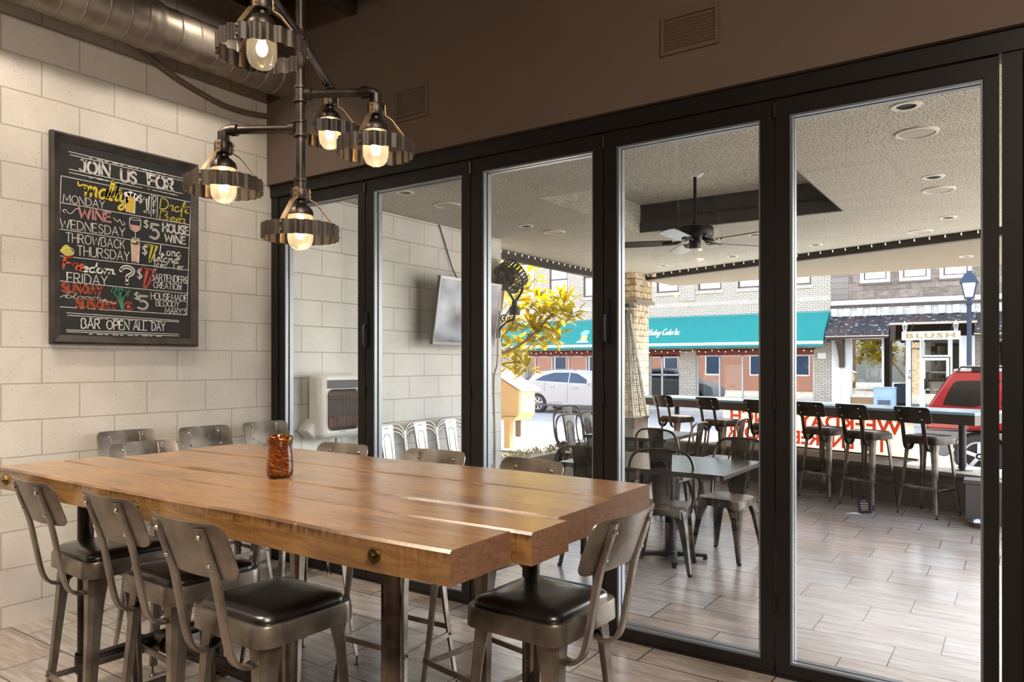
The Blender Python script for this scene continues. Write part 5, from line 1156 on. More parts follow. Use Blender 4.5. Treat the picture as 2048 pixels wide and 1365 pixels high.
for i in range(n):
    a, b = AX0+(AX1-AX0)*i/n, AX0+(AX1-AX0)*(i+1)/n
    for (y0,z0),(y1,z1) in zip(pr, pr[1:]): aw.face([(a,y0,z0),(b,y0,z0),(b,y1,z1),(a,y1,z1)])
    aw.face([(a,FY-1.2,2.225),(b,FY-1.2,2.225),(b,FY-1.2,2.13),(a,FY-1.2,2.13)])
for x in (AX0, AX1): aw.face([(x,y,z) for y,z in pr]+[(x,FY-1.2,2.325),(x,FY,2.325)])
bmesh.ops.remove_doubles(aw.bm, verts=aw.bm.verts, dist=1e-4)
aw = aw.obj('awning', TEAL, hb, world=True, smooth=1.0, fixn=False)
MB().box((AX0,FY-1.203,2.222),(AX1,FY-1.197,2.328)).obj('white_stripe', WST, aw, world=True)
MB().box((AX0,FY-.03,3.44),(AX1,FY+.0,3.50)).box((AX0,FY-1.19,2.14),(AX1,FY-1.17,2.16)).obj('awning_rail', plain('dull_teal_rail','#4c8c92',.5), aw, world=True)
sl = Vector((0,-.35,-.36)).normalized(); nrm = Vector((0,-.36,.35)).normalized()   # slope of the lettered band
def awp(u, v):                                  # v = height on the awning cloth
    zz = v; y = FY-.55-(3.12-zz)/(3.12-2.76)*.35 if zz > 2.76 else FY-.9-(2.76-zz)/(2.76-2.325)*.3
    return (u, y-.012, zz+.008)
lm = MB()
write(lm, 'Museum And Heritage Center Inc.', -10.6, -6.95, 2.68, .24, awp, .055, nib=.75, slant=.05, gap=.1) if 'h' in FS and 'u' in FS else write(lm, 'And Heritage Center Inc.', -8.72, -6.95, 2.68, .26, awp, .062, nib=.6, slant=.0, gap=.12)
write(lm, '72', -8.50, -8.28, 2.42, .16, awp, .045)
lm.obj('lettering', WST, aw, world=True, smooth=None, fixn=False)
em = MB()
em.face([awp(-11.45+.22*math.cos(2*PI*k/14)+.0, 2.85+.14*math.sin(2*PI*k/14)) for k in range(14)]); em.mi = 1; em.face([awp(-11.57,2.5),awp(-11.25,2.5),awp(-11.25,2.72),awp(-11.57,2.72)]); em.mi = 2; em.face([awp(-11.75,2.42),awp(-11.1,2.42),awp(-11.2,2.5),awp(-11.65,2.5)])
em.obj('emblem', [plain('emblem_blue','#7fb4d6',.7),plain('emblem_yellow','#d9c86a',.7),WST], aw, world=True, smooth=None, fixn=False)
MB().box((-1.72,FY-.06,1.68),(-1.42,FY-.02,1.90)).cyl((-1.65,FY-.03,1.9),(-1.65,FY-.03,2.0),.008).cyl((-1.48,FY-.03,1.9),(-1.48,FY-.03,2.0),.008).obj('wall_plaque', WHITE, hb, world=True)
# things in its windows
def framed(x0, x1, z0, z1, y, label, mat, nm='framed_picture', cat='picture', grp=None):
    t = thing(nm, label, cat, ((x0+x1)/2,y,z0), 0, grp); MB().box((x0,y,z0),(x1,y+.03,z1)).obj('panel', mat, t, world=True)
    winframe(MB(), x0-.03, x1+.03, z0-.0, z1+.03, y-.02, .05, .06).obj('frame', WHITE, t, world=True); return t
PICT = NT('faded_picture'); PICT.set(color=PICT.ramp(PICT.noise(PICT.coord(),4,6),[(.3,'#6f8896'),(.5,'#a9bcc4'),(.7,'#dfe4e4')]), rough=.4); PICT = PICT.m
MB_ = MB().box((-15.1,FY+.3,-.3),(-9.1,FY+.9,.1)).box((-6.5,FY+.3,-.3),(-1.9,FY+.9,.1)).obj('display_ledge', plain('ledge_tan','#8a7a68',.8), hb, world=True)
framed(-6.35,-5.75,.1,1.05,FY+.35,'framed picture leaning in the heritage building window beside the brick pier',PICT)
framed(-5.45,-4.8,.1,1.4,FY+.4,'tall white poster standing in the heritage building window, left of the wide door post',plain('white_poster','#dfe5e6',.5,0,.1,6),'poster','poster')
dg = thing('dog_figurine', 'small white sitting dog figurine in front of the white window poster', 'figurine', (-5.15,FY+.33,.1))
d = MB().sphere((-5.15,FY+.33,.30),.12,12,8,(.8,.7,1.5)).sphere((-5.12,FY+.30,.55),.085,12,8,(1,1.2,1)).cyl((-5.2,FY+.28,.1),(-5.18,FY+.28,.34),.03,n=8).cyl((-5.1,FY+.28,.1),(-5.1,FY+.28,.34),.03,n=8)
d.obj('body', plain('dog_white','#d8d2c4',.6,0,.3,12), dg, world=True, smooth=2)
d = MB().sphere((-5.19,FY+.33,.56),.035,8,6,(.6,1,1.6)).sphere((-5.05,FY+.33,.56),.035,8,6,(.6,1,1.6)).sphere((-5.12,FY+.19,.54),.025,8,6); d.obj('ears', plain('dog_brown','#5b4433',.7), dg, world=True, smooth=2)
sm_ = thing('sailor_mannequin', 'bearded mannequin in blue cap and dark coat in the heritage building window', 'mannequin', (-2.18,FY+.45,.1))
MB().lathe([(.0005,.1),(.22,.1),(.24,.4),(.26,.75),(.27,1.0),(.24,1.2),(.12,1.3),(.0005,1.31)],(-2.18,FY+.45,0),18).cyl((-2.42,FY+.42,1.2),(-2.5,FY+.4,.65),.08,.06,10).cyl((-1.95,FY+.42,1.2),(-1.9,FY+.4,.65),.08,.06,10).obj('coat', plain('coat_dark','#4d3a35',.8,0,.3,6), sm_, world=True, smooth=.8)
MB().sphere((-2.18,FY+.42,1.46),.11,14,10,(1,1,1.2)).sphere((-2.18,FY+.31,1.46),.025,8,6).cyl((-2.18,FY+.44,1.28),(-2.18,FY+.44,1.38),.06).obj('head', plain('mannequin_skin','#b98f78',.6), sm_, world=True, smooth=2)
MB().sphere((-2.18,FY+.36,1.36),.095,12,8,(1,.9,1.1)).obj('beard', plain('beard_grey','#c9c2b6',.9), sm_, world=True, smooth=2)
MB().lathe([(.115,1.53),(.125,1.57),(.13,1.62),(.09,1.655),(.0005,1.66)],(-2.18,FY+.42,0),16).box((-2.28,FY+.22,1.53),(-2.08,FY+.34,1.545)).obj('cap', plain('cap_blue','#3b5576',.7), sm_, world=True, smooth=.8)

# boutique
sb = thing('boutique_building', 'stone fronted boutique with rusty metal awning and white storefront across the street', 'building', (3,FY,-.3))
LIME = m_limestone(); uw2 = [(-.235,.77,4.48,6.3),(1.065,2.06,4.48,6.3),(2.34,3.31,4.48,6.3),(4.6,5.6,4.48,6.3)]
holes(MB(), -1.245, 12, 3.86, 9.0, uw2, FY, FY+.3).obj('wall', LIME, sb, world=True, smooth=None)
MB().box((-1.245,FY-.02,3.9),(-.63,FY+.01,9.0)).obj('board_strip', m_brick('grey_boards','#8f877d','#7f776d','#4c463f',3.0,.22,.006), sb, world=True)
for a, b, c, d in uw2:
    f = winframe(MB(), a, b, c, d, FY+.0, .12, .12).obj('window', WHITE, sb, world=True, bevel=.006)
    winframe(MB(), a+.12, b-.12, c+.12, d-.12, FY+.06, .045, .05).obj('sash', BROWNF, f, world=True); MB().box((a+.12,FY+.09,c+.12),(b-.12,FY+.094,d-.12)).obj('pane', SG2, f, world=True)
    MB().box((a-.05,FY-.06,c-.07),(b+.05,FY+.02,c)).obj('sill', plain('stone_sill','#6e655b',.9), f, world=True)
co = MB().box((-1.245,FY-.05,3.25),(12,FY+.1,3.86))
for k in range(30): x = -1.2+k*.44; co.box((x,FY-.14,3.27),(x+.2,FY-.05,3.56))
co.obj('corbel_band', plain('peeling_white_paint','#d5d4d1',.8,0,.25,7), sb, world=True)
MB().box((-1.245,FY-.16,3.58),(12,FY-.04,3.68)).obj('stained_ledge', plain('stained_ledge','#57514b',.9,0,.5,6), sb, world=True)
MR = m_metalroof(); ro = MB()
def roof(x0, x1, y1, z1, z0=3.24, th=.03):
    ro.prism([(x0,0),(x1,0),(x1,1),(x0,1)], lambda u,v: (u,FY-.02+(y1-FY)*v,z0+(z1-z0)*v), lambda u,v: (u,FY-.02+(y1-FY)*v,z0+th+(z1-z0)*v))
    k = x0
    while k < x1: ro.beam((k,FY-.04,z0+.04),(k,y1,z1+.04),.02,.03); k += .42
roof(-1.22,.86,25.3,2.50); roof(.86,3.45,25.75,2.92); roof(3.45,12,25.3,2.50)
ro.obj('metal_awning', MR, sb, world=True, smooth=None)
fb_ = MB().box((-1.21,25.28,2.46),(.88,25.34,2.52)).box((.84,25.7,2.86),(3.5,25.78,2.94)).box((3.43,25.28,2.46),(12,25.34,2.52)); fb_.obj('awning_edge', plain('pale_drip_edge','#b7a896',.6), sb, world=True)
MB().box((-1.2,25.36,2.40),(.86,25.44,2.47)).box((-1.2,25.4,2.38),(-1.1,FY,2.46)).box((3.45,25.36,2.40),(12,25.44,2.47)).box((.86,25.78,2.30),(.96,FY,2.86)).obj('awning_beam', plain('dark_wood_beam','#55443a',.8), sb, world=True)
bk = MB()
bk.prism([(26.45,2.42),(25.5,2.42),(25.5,2.30),(25.95,2.05),(26.22,1.7),(26.3,1.34),(26.45,1.34)], lambda u,v: (-.93,u,v), lambda u,v: (-.75,u,v)); bk.obj('bracket', plain('dark_wood_beam','#55443a',.8), sb, world=True)
sd = MB()
for k in range(4): sd.box((-1.235+k*.167,FY-.02-.006*(k%2),-.3),(-1.235+k*.167+.163,FY+.2,2.44))
sd.obj('siding_column', WHITE, sb, world=True)
MB().box((-.57,FY+.05,-.3),(.56,FY+.25,.22)).obj('stall_riser', m_brick('tan_brick','#b98a5c','#a3774c','#8b7b68'), sb, world=True)
def shop2(x0,x1,z0,z1,y,mat,w=.07,nm='shop_window'):
    f = winframe(MB(), x0, x1, z0, z1, y, w).obj(nm, mat, sb, world=True, bevel=.004); MB().box((x0+w,y+.04,z0+w),(x1-w,y+.044,z1-w)).obj('pane', SG, f, world=True); return f
shop2(-.58,.56,.2,2.46,FY+.05,WHITE); shop2(.62,1.28,.0,2.42,FY+1.0,plain('dark_frame','#463c36',.5),.08)
shop2(1.30,1.80,-.3,2.42,FY+.1,WHITE,.09); shop2(1.78,2.66,1.72,2.42,FY+.1,WHITE,.07); f = shop2(1.80,2.63,-.3,1.69,FY+.08,WHITE,.09,'shop_door')
MB().box((1.86,FY+.06,.55),(1.90,FY+.08,.95)).obj('handle', BLACK, f, world=True)
shop2(2.66,3.0,-.3,2.42,FY+.1,WHITE,.07); MB().box((2.98,FY+.0,-.3),(3.4,FY+.3,2.46)).box((1.28,FY-.01,-.3),(1.44,FY+.1,2.46)).box((2.94,FY-.02,-.3),(3.06,FY+.1,2.46)).obj('white_post', WHITE, sb, world=True)
holes(MB(), 3.4, 12, -.3, 3.3, [(3.75,5.6,.2,2.4)], FY, FY+.3).obj('lower_wall', LIME, sb, world=True, smooth=None); shop2(3.75,5.6,.2,2.4,FY+.1,BROWNF)
MB().box((-1.2,FY+3,-.3),(12,FY+3.1,3.3)).box((-1.245,FY+.3,-.32),(12,FY+3,-.3)).box((-1.245,FY+.3,3.2),(12,FY+3,3.3)).box((-1.24,FY+.3,-.3),(-1.2,FY+3,3.3)).obj('interior_wall', ROOMD, sb, world=True)
nb = MB(); font_mesh(nb, '7', (1.36,FY-.012,1.10), (1,0,0), (0,0,1), .15, .09); font_mesh(nb, '6', (1.36,FY-.012,.92), (1,0,0), (0,0,1), .15, .09); nb.obj('house_number', BLACK, sb, world=True, smooth=None, fixn=False)
sg = thing('shop_sign', 'white sign board reading BLUSH in pale gold over the boutique door', 'sign', (2.19,25.05,2.3))
MB().box((1.32,25.03,2.29),(3.06,25.09,2.585)).obj('board', plain('sign_white','#c9c7c2',.6), sg, world=True, bevel=.006)
m = MB(); font_mesh(m, 'BLUSH', (1.46,25.022,2.355), (1,0,0), (0,0,1), .165, 1.45, spacing=1.25, bold=.03); m.obj('lettering', plain('pale_gold','#a68a4e',.6), sg, world=True, smooth=None, fixn=False)
MB().cyl((1.6,25.06,2.58),(1.6,25.75,2.9),.012).cyl((2.8,25.06,2.58),(2.8,25.75,2.9),.012).obj('hanger', BLACK, sg, world=True)
WG = m_glass('lantern_glass',1.0)
for x, l in ((1.42,'white carriage lantern over the left end of the BLUSH sign'),(2.93,'white carriage lantern over the right end of the BLUSH sign')):
    t = thing('carriage_lantern', l, 'lantern', (x,25.0,2.58), 0, 'lanterns over the boutique sign')
    MB().lathe([(.0005,2.58),(.05,2.585),(.06,2.61),(.05,2.62),(.0005,2.62)],(x,25.0,0),12).lathe([(.085,2.80),(.06,2.85),(.02,2.89),(.012,2.95),(.0005,2.96)],(x,25.0,0),12).obj('cap', plain('white_lantern','#d8d2c8',.5), t, world=True)
    m = MB()
    for k in range(6): a = PI*k/3; m.cyl((x+.05*math.cos(a),25+.05*math.sin(a),2.61),(x+.078*math.cos(a),25+.078*math.sin(a),2.80),.006,n=6)
    m.obj('cage', plain('white_lantern','#d8d2c8',.5), t, world=True); MB().lathe([(.045,2.62),(.07,2.80)],(x,25.0,0),12).obj('glass', WG, t, world=True)
# boutique window mannequin, newspaper box
mq = thing('dress_mannequin', 'headless mannequin in white blouse and blue skirt in the boutique window', 'mannequin', (.15,FY+.7,.2))
b = MB().lathe([(.10,.95),(.14,1.02),(.15,1.12),(.17,1.3),(.19,1.45),(.17,1.54),(.07,1.60),(.05,1.66),(.0005,1.66)],(.15,FY+.7,0),18)
for s in (-1,1): b.tube([(.15+s*.16,FY+.7,1.52),(.15+s*.24,FY+.68,1.3),(.15+s*.25,FY+.62,1.05),(.15+s*.2,FY+.58,.92)],.065,n=10,taper=.6)
b.obj('blouse', plain('white_blouse','#e4e2de',.8,0,.1,12), mq, world=True, smooth=1)
MB().lathe([(.13,1.0),(.17,.85),(.2,.6),(.21,.45),(.0005,.45)],(.15,FY+.7,0),18).obj('skirt', plain('denim_skirt','#6f7fa6',.8,0,.2,10), mq, world=True, smooth=1)
MB().cyl((.15,FY+.7,.2),(.15,FY+.7,.5),.02).lathe([(.0005,.2),(.16,.2),(.16,.215),(.0005,.22)],(.15,FY+.7,0),18).obj('stand', BLACK, mq, world=True)
tag(MB().box((.0,FY+.3,.2),(.48,FY+.48,.42)).box((.05,FY+.31,.42),(.44,FY+.47,.5)).obj('folded_clothes', plain('pink_cloth','#d4577a',.8), bevel=.02), 'folded pink clothes at the foot of the boutique mannequin', 'clothes')
tag(MB().sphere((-.3,FY+.45,.56),.24,16,10,(.9,.5,1.5)).obj('cushion', WHITE, smooth=2), 'rounded white cushion propped in the lower left of the boutique window', 'cushion')
np_ = thing('newspaper_box', 'pale blue newspaper box on the far sidewalk by the boutique', 'newspaper box', (.8,25.0,-.3))
NB = plain('pale_blue_paint','#9db7d2',.5,0,.15,6)
MB().box((.47,24.8,-.18),(1.14,25.2,.62)).box((.45,24.78,.62),(1.16,25.22,.67)).obj('cabinet', NB, np_, world=True, bevel=.015)
for x in (.52,1.09):
    for y in (24.84,25.16): MB().box((x-.03,y-.03,-.3),(x+.03,y+.03,-.18)).obj('foot', NB, np_, world=True)
MB().box((.53,24.785,.3),(1.08,24.8,.58)).obj('upper_panel', NB, np_, world=True, bevel=.006); MB().box((.60,24.78,-.05),(1.0,24.8,.22)).obj('display_window', plain('newsprint','#55667a',.3,0,.5,8), np_, world=True)
# street lamp
lp = thing('street_lamp', 'dark blue street lamp with square lantern on the far sidewalk behind the red car', 'street lamp', (3.38,23.5,-.3))
NV = plain('navy_paint','#26364c',.45)
MB().lathe([(.17,-.3),(.17,-.1),(.12,.0),(.1,.5),(.075,.6),(.065,3.3),(.1,3.36),(.06,3.42),(.06,3.5)],(3.38,23.5,0),18).obj('post', NV, lp, world=True)
MB().prism([(-1,-1),(1,-1),(1,1),(-1,1)], lambda u,v: (3.38+u*.11,23.5+v*.11,3.56), lambda u,v: (3.38+u*.2,23.5+v*.2,4.0)).obj('lantern_glass', plain('frosted_lantern','#d4d3cc',.5), lp, world=True)
m = MB()
for u in (-1,1):
    for v in (-1,1): m.beam((3.38+u*.115,23.5+v*.115,3.54),(3.38+u*.205,23.5+v*.205,4.02),.025,.025)
m.box((3.25,23.37,3.5),(3.51,23.63,3.56)).prism([(-1,-1),(1,-1),(1,1),(-1,1)], lambda u,v: (3.38+u*.26,23.5+v*.26,4.0), lambda u,v: (3.38+u*.13,23.5+v*.13,4.28)).box((3.3,23.42,4.28),(3.46,23.58,4.38)).obj('lantern_frame', NV, lp, world=True)

# ------------------------------------------------------------------ parked cars
TYRE = plain('tyre_rubber','#2b2a2a',.8); ALLOY = plain('alloy_rim','#c3c5c9',.25,.6); CARGL = m_steel('tinted_car_glass','#31465f',.08,0,.0,'#24364c')
def carpart(par, side, arches, wheels, r, L, Wd, gh, belt, zroof, inset, paint, wins, glass, under, spokes, rimr, x0, y0, z0):
    P = lambda q: (q[0]+x0, q[1]+y0, q[2]+z0)
    poly = []
    for p in side:
        if p[0] == 'arch':
            cx, cz, ra = p[1:]
            for k in range(13):
                a = PI-PI*k/12; poly.append((cx-ra*math.cos(a)*1.0, cz+ra*math.sin(a)))
        else: poly.append(p)
    tum = lambda v: .035*abs(v-.75)+.05*max(0, v-.95)
    b = MB().prism(poly, lambda u,v: P((u,tum(v),v)), lambda u,v: P((u,Wd-tum(v),v)))
    b.obj('body', paint, par, world=True, bevel=.035, seg=3, smooth=.7)
    g = lambda v: .06+inset*(v-belt)/(zroof-belt)
    MB().prism(gh, lambda u,v: P((u,g(v),v)), lambda u,v: P((u,Wd-g(v),v))).obj('cabin', paint, par, world=True, bevel=.03, seg=3, smooth=.7)
    for k, w in enumerate(wins):
        m = MB()
        m.prism(w, lambda u,v: P((u,g(v)-.004,v)), lambda u,v: P((u,g(v)+.02,v))); m.prism(w, lambda u,v: P((u,Wd-g(v)-.02,v)), lambda u,v: P((u,Wd-g(v)+.004,v)))
        m.obj('side_window', glass, par, world=True, smooth=.3)
    for cx in wheels:
        for yy, s in ((.02,1),(Wd-.02,-1)):
            w = MB().lathe([(r*.62,.0),(r*.70,-.012),(r*.93,-.012),(r,.02),(r,.19),(r*.93,.215),(r*.62,.21)],P((cx,0,r)),40,'y')
            for v in w.bm.verts: v.co.y = y0+yy+s*(v.co.y-y0)
            w = w.obj('wheel', TYRE, par, world=True, smooth=.6)
            m = MB(); yy2 = y0+yy+s*.012; c = Vector((cx+x0,yy2,r+z0))
            for k in range(spokes):
                a = 2*PI*k/spokes+.3; d = Vector((math.cos(a),0,math.sin(a))); t = Vector((-d.z,0,d.x)); m.obox(c+d*rimr*.55,d,t,(0,1,0),rimr*.9,rimr*.26,.03)
            m.tube([c+Vector((math.cos(2*PI*k/36),0,math.sin(2*PI*k/36)))*rimr for k in range(36)],.022,n=8,closed=True).cyl(c-Vector((0,.015*s,0)),c+Vector((0,.03*s,0)),rimr*.22,n=16)
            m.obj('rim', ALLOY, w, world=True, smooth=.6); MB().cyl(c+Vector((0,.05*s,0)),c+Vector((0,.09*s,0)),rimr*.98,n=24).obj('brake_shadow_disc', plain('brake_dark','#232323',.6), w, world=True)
    return P
sc_ = thing('silver_suv', 'silver sport utility car parked on the far side of the street', 'car', (-9.6,21.9,-.45))
SP = plain('silver_paint','#b3b4b0',.35,.05,.03,2,coat=.12)
side = [(.06,.45),(.0,.7),(.04,.98),(.16,1.18),(.5,1.27),(3.3,1.15),(3.75,1.08),(4.35,.96),(4.65,.82),(4.74,.55),(4.68,.32),(4.30,.27),('arch',3.80,.36,.40),(3.38,.27),(1.42,.27),('arch',.93,.36,.40),(.5,.30)]
gh = [(.30,1.17),(.62,1.52),(.95,1.62),(1.5,1.685),(2.2,1.69),(2.75,1.62),(3.35,1.33),(3.72,1.08),(.3,1.08)]
wn_ = [[(.74,1.27),(1.1,1.46),(1.55,1.575),(2.26,1.585),(2.26,1.205)],[(2.31,1.20),(2.31,1.585),(2.62,1.55),(3.0,1.36),(3.28,1.17)],[(.12,1.30),(.2,1.22),(.45,1.30),(.55,1.42)]]
P = carpart(sc_, side, None, (.93,3.80), .375, 4.74, 1.85, gh, 1.1, 1.69, .22, SP, wn_, CARGL, None, 7, .235, -11.95, 21.0, -.45)
MB().box(P((.75,-.005,.28)),P((4.2,.03,.36))).obj('sill_trim', plain('grey_cladding','#56585c',.6), sc_, world=True)
dm = MB()
for x, za, zb_ in ((2.285,.40,1.2),(1.25,.75,1.25),(3.42,.4,1.12)): dm.tube([P((x,.012,za)),P((x+.0,-.004,(za+zb_)/2)),P((x,.03,zb_))],.004,n=4)
dm.obj('door_seams', plain('seam_dark','#55585e',.7), sc_, world=True)
MB().box(P((1.45,-.02,1.03)),P((1.72,.02,1.065))).box(P((2.5,-.02,1.0)),P((2.77,.02,1.035))).obj('door_handles', SP, sc_, world=True, bevel=.008)
MB().sphere(P((3.28,-.09,1.22)),.11,14,10,(.8,.8,.85)).obj('mirror', SP, sc_, world=True, smooth=2)
MB().tube([P((1.2,.24,1.66)),P((1.3,.24,1.715)),P((2.4,.24,1.715)),P((2.55,.24,1.66))],.015,n=6).obj('roof_rail', plain('rail_grey','#8d9096',.4,.5), sc_, world=True)
MB().tube([P((2.05,-.004,.44)),P((1.7,-.004,.46)),P((1.35,-.004,.36)),P((2.3,-.004,.36))],.012,n=6).obj('crease_line', SP, sc_, world=True)
rc = thing('red_suv', 'red sport utility car with grey cladding parked by the near kerb, behind the counter', 'car', (5.5,11.9,-.45))
RP = plain('red_paint','#8c0d1a',.2,.1,.05,3,coat=.8); CLAD = plain('grey_plastic_cladding','#6d6e6c',.6)
side = [(.05,.80),(.02,.95),(.05,1.20),(4.2,1.18),(4.35,1.05),(4.42,.80)]
gh = [(.06,1.16),(.10,1.25),(.36,1.70),(.45,1.80),(1.2,1.82),(2.4,1.80),(2.7,1.72),(3.35,1.16)]
wn_ = [[(.28,1.22),(.36,1.45),(.44,1.60),(.5,1.635),(1.12,1.655),(1.02,1.42),(.92,1.27),(.74,1.19)],[(1.12,1.25),(1.2,1.65),(1.9,1.66),(1.9,1.23)],[(1.97,1.23),(1.97,1.66),(2.45,1.64),(2.95,1.24)]]
P = carpart(rc, side, None, (.82,3.45), .375, 4.42, 1.8, gh, 1.16, 1.82, .17, RP, wn_, m_steel('dark_car_glass','#101214',.12,0,0,'#08090a'), None, 5, .235, 3.30, 11.0, -.45)
lowp = []
for p in [(.0,.42),(.0,.80),(4.42,.82),(4.46,.5),(4.3,.28),('arch',3.45,.36,.43),(2.95,.26),(1.32,.26),('arch',.82,.36,.43),(.3,.34)]:
    if p[0] == 'arch': lowp += [(p[1]+p[3]*math.cos(PI*k/12), p[2]+p[3]*math.sin(PI*k/12)) for k in range(13)]
    else: lowp.append(p)
MB().prism(lowp, lambda u,v: P((u,-.02,v)), lambda u,v: P((u,1.82,v))).obj('lower_cladding', CLAD, rc, world=True, bevel=.02, smooth=.6)
MB().box(P((.02,.2,.8)),P((.05,1.6,1.18))).obj('tailgate', RP, rc, world=True, bevel=.01); MB().prism([(.13,1.24),(.37,1.70),(.36,1.71),(.11,1.25)], lambda u,v: P((u-.02,.25,v)), lambda u,v: P((u-.02,1.55,v))).obj('rear_window', MATS.get('x') or CARGL, rc, world=True)
MB().box(P((-.0,.02,.86)),P((.07,.22,1.16))).obj('tail_light', plain('tail_red','#d13a36',.2,0,.1,4,coat=.5), rc, world=True, bevel=.02)
MB().tube([P((.5,.2,1.80)),P((.55,.2,1.875)),P((2.5,.2,1.875)),P((2.6,.2,1.80))],.02,n=8).box(P((.7,.17,1.80)),P((.85,.26,1.87))).obj('roof_rail', BLACK, rc, world=True)
MB().box(P((.42,.22,1.80)),P((2.5,1.58,1.835))).obj('roof_glare', plain('roof_glare_white','#d9d4d0',.3), rc, world=True, bevel=.02)  # white slab stands in for sun glare on the red roof
# ------------------------------------------------------------------ little library box
lb = thing('library_box', 'tan wooden library box with slanted white roof on a post by the street', 'box', (-3.79,8.6,-.3))
WD = plain('tan_painted_wood','#b59868',.6,0,.08,5)
bx = MB().prism([(-4.75,.40),(-3.52,.40),(-3.45,.47),(-3.45,.95),(-4.35,1.42),(-4.75,1.42)], lambda u,v: (u,8.45,v), lambda u,v: (u,9.05,v)); bx.obj('cabinet', WD, lb, world=True, bevel=.01)
rf = MB()
for k in range(4):
    rf.obox((-3.86,8.47+.17*k+.06,1.205),(.886,0,-.463),(0,1,0),(.463,0,.886),1.12,.155,.03)
rf.obj('roof_boards', WHITE, lb, world=True)
MB().box((-3.47,8.5,.5),(-3.44,9.0,.92)).obj('door', plain('sunlit_side_tan','#c9b08a',.6), lb, world=True, bevel=.005)  # paler tan puts the sunlight on this side into the colour
MB().box((-3.86,8.53,-.3),(-3.72,8.67,.42)).obj('post', WD, lb, world=True); MB().box((-4.5,8.40,.36),(-3.5,9.0,.42)).obj('tray', WD, lb, world=True)
MB().box((-3.64,8.6,.02),(-3.52,8.66,.36)).obj('hanging_bag', plain('brown_bag','#6d5a48',.8), lb, world=True, bevel=.01)
# ------------------------------------------------------------------ magnolia
mg = thing('magnolia_tree', 'magnolia with sunlit yellow green leaves beyond the end of the block wall', 'tree', (-1.3,4.6,.22))
tr = MB().tube(catmull([(-1.3,4.6,.2),(-1.34,4.65,.9),(-1.4,4.75,1.5),(-1.42,4.95,2.2),(-1.35,5.1,3.1)],5),.06,n=10,taper=.4)
CLU = [(-1.21,4.85,2.85),(-1.29,5.22,2.91),(-1.06,5.2,2.78),(-1.07,5.01,2.55),(-1.41,5.2,2.41),(-1.14,5.21,2.41),(-0.92,5.17,2.44),(-0.97,5.56,2.41),(-0.76,5.53,2.51),(-0.6,5.46,2.39),(-0.49,5.35,2.23),(-0.85,5.53,2.22),(-0.91,5.3,2.21),(-1.15,4.95,2.1),(-1.17,5.37,2.12),(-1.35,5.06,2.04),(-1.24,4.95,1.78),(-1.29,5.35,1.76),(-1.09,5.3,1.86),(-0.89,5.26,1.93),(-0.69,5.21,1.95),(-0.83,5.54,1.91),(-1.24,5.08,1.52),(-1.03,5.04,1.48),(-1.46,5.17,1.57),(-1.03,5.28,2.04),(-0.63,5.37,2.21)]
tr.tube(catmull([(-1.41,4.8,1.6),(-1.15,5.0,1.72),(-.95,5.2,1.95),(-.8,5.32,2.15),(-.62,5.4,2.28)],6),.022,n=8,taper=.35).tube(catmull([(-1.4,4.9,2.0),(-1.2,5.05,2.4),(-1.05,5.15,2.75)],5),.02,n=8,taper=.4).tube(catmull([(-1.39,4.75,1.45),(-1.2,5.0,1.5),(-1.03,5.04,1.5)],5),.014,n=8,taper=.5)
rg = random.Random(23)
hid = []
while len(hid) < 75:
    p = (rg.uniform(-4.2,-1.75), rg.uniform(3.4,6.2), rg.uniform(1.2,4.6))
    if ((p[0]+2.9)/1.35)**2+((p[1]-4.8)/1.5)**2+((p[2]-2.9)/1.8)**2 < 1 and p[0] < -.709*(p[1]-3)-.35: hid.append(p)
tr.tube(catmull([(-1.3,4.6,.3),(-1.9,4.6,1.2),(-2.6,4.7,2.2),(-3.0,4.8,3.4)],5),.07,n=8,taper=.4)
NV_ = len(CLU); CLU += hid
lf = MB(); rg = random.Random(11)
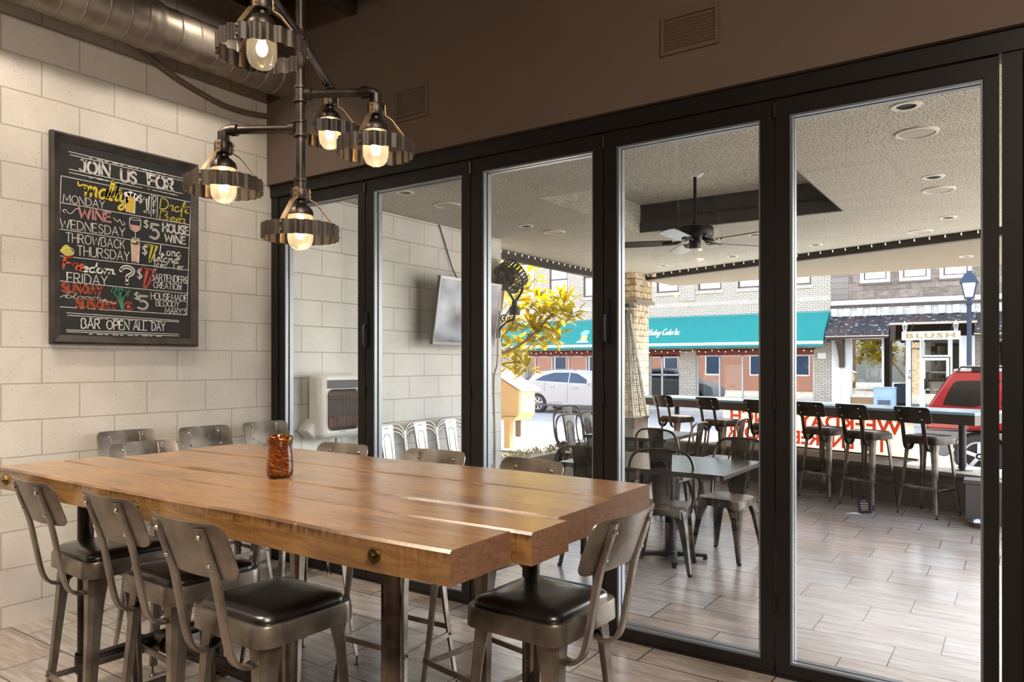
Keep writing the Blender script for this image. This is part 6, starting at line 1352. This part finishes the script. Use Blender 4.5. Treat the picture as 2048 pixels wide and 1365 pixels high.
for ci, c in enumerate(CLU):
    c = Vector(c); hub = c+Vector((rg.uniform(-.04,.04),rg.uniform(-.04,.04),-.07)); tr.tube([hub-Vector((.1,.05,.12)),hub],.006,n=5)
    for k in range(24 if ci < NV_ else 40):
        a = rg.uniform(0,2*PI); e = rg.uniform(-.7,1.1); d = Vector((math.cos(a)*math.cos(e),math.sin(a)*math.cos(e),math.sin(e))); L = rg.uniform(.13,.21)*(1 if ci < NV_ else 1.25); wd = L*rg.uniform(.19,.25)
        s_ = d.cross(Vector((rg.uniform(-.4,.4),rg.uniform(-.4,.4),1))).normalized(); n_ = s_.cross(d).normalized(); p = hub+d*rg.uniform(.01,.10 if ci < NV_ else .3)+Vector((rg.uniform(-.05,.05),rg.uniform(-.05,.05),rg.uniform(-.05,.05)))
        q = lambda t,w,h: p+d*(L*t)+s_*(wd*w)+n_*(h*L*.12)
        lf._add([q(0,0,0),q(.25,-.8,.5),q(.55,-1,.6),q(.82,-.6,.2),q(1,0,-.5),q(.82,.6,.2),q(.55,1,.6),q(.25,.8,.5),q(.3,0,0),q(.65,0,0)], [(0,1,8),(1,2,9,8),(2,3,9),(3,4,9),(4,5,9),(5,6,9),(6,7,8,9),(7,0,8)])
tr.obj('trunk', plain('magnolia_bark','#7d6a4c',.8,0,.3,14), mg, world=True, smooth=2)
lf.obj('foliage', m_leaf(), mg, world=True, smooth=2, fixn=False)
# red brick neighbour along our own side of the street (mirrored in the shop windows opposite)
nb_ = thing('red_brick_building', 'red brick building on the near side of the street, mirrored in the shop windows opposite', 'building', (-15,4,-.3))
nw = [(x,x+1.1,z,z+1.7) for x in (-25,-22,-19,-16,-13,-10,-7.3) for z in (.7,4.2)]
RBR = m_brick('red_brick','#8f5a48','#7a4a3c','#a08d80')
holes(MB(), -27, -5.2, -.3, 6.2, nw, 7.7, 8.0).box((-27,-2,-.3),(-26.7,7.7,6.2)).box((-5.5,-2,-.3),(-5.2,7.7,6.2)).box((-27,-2,6),(-5.2,7.7,6.2)).obj('wall', RBR, nb_, world=True, smooth=None)
for a, b, c, d in nw:
    f = winframe(MB(), a, b, c, d, 7.8, .08).obj('window', WHITE, nb_, world=True); MB().box((a+.08,7.82,c+.08),(b-.08,7.85,d-.08)).obj('pane', CARGL, f, world=True)
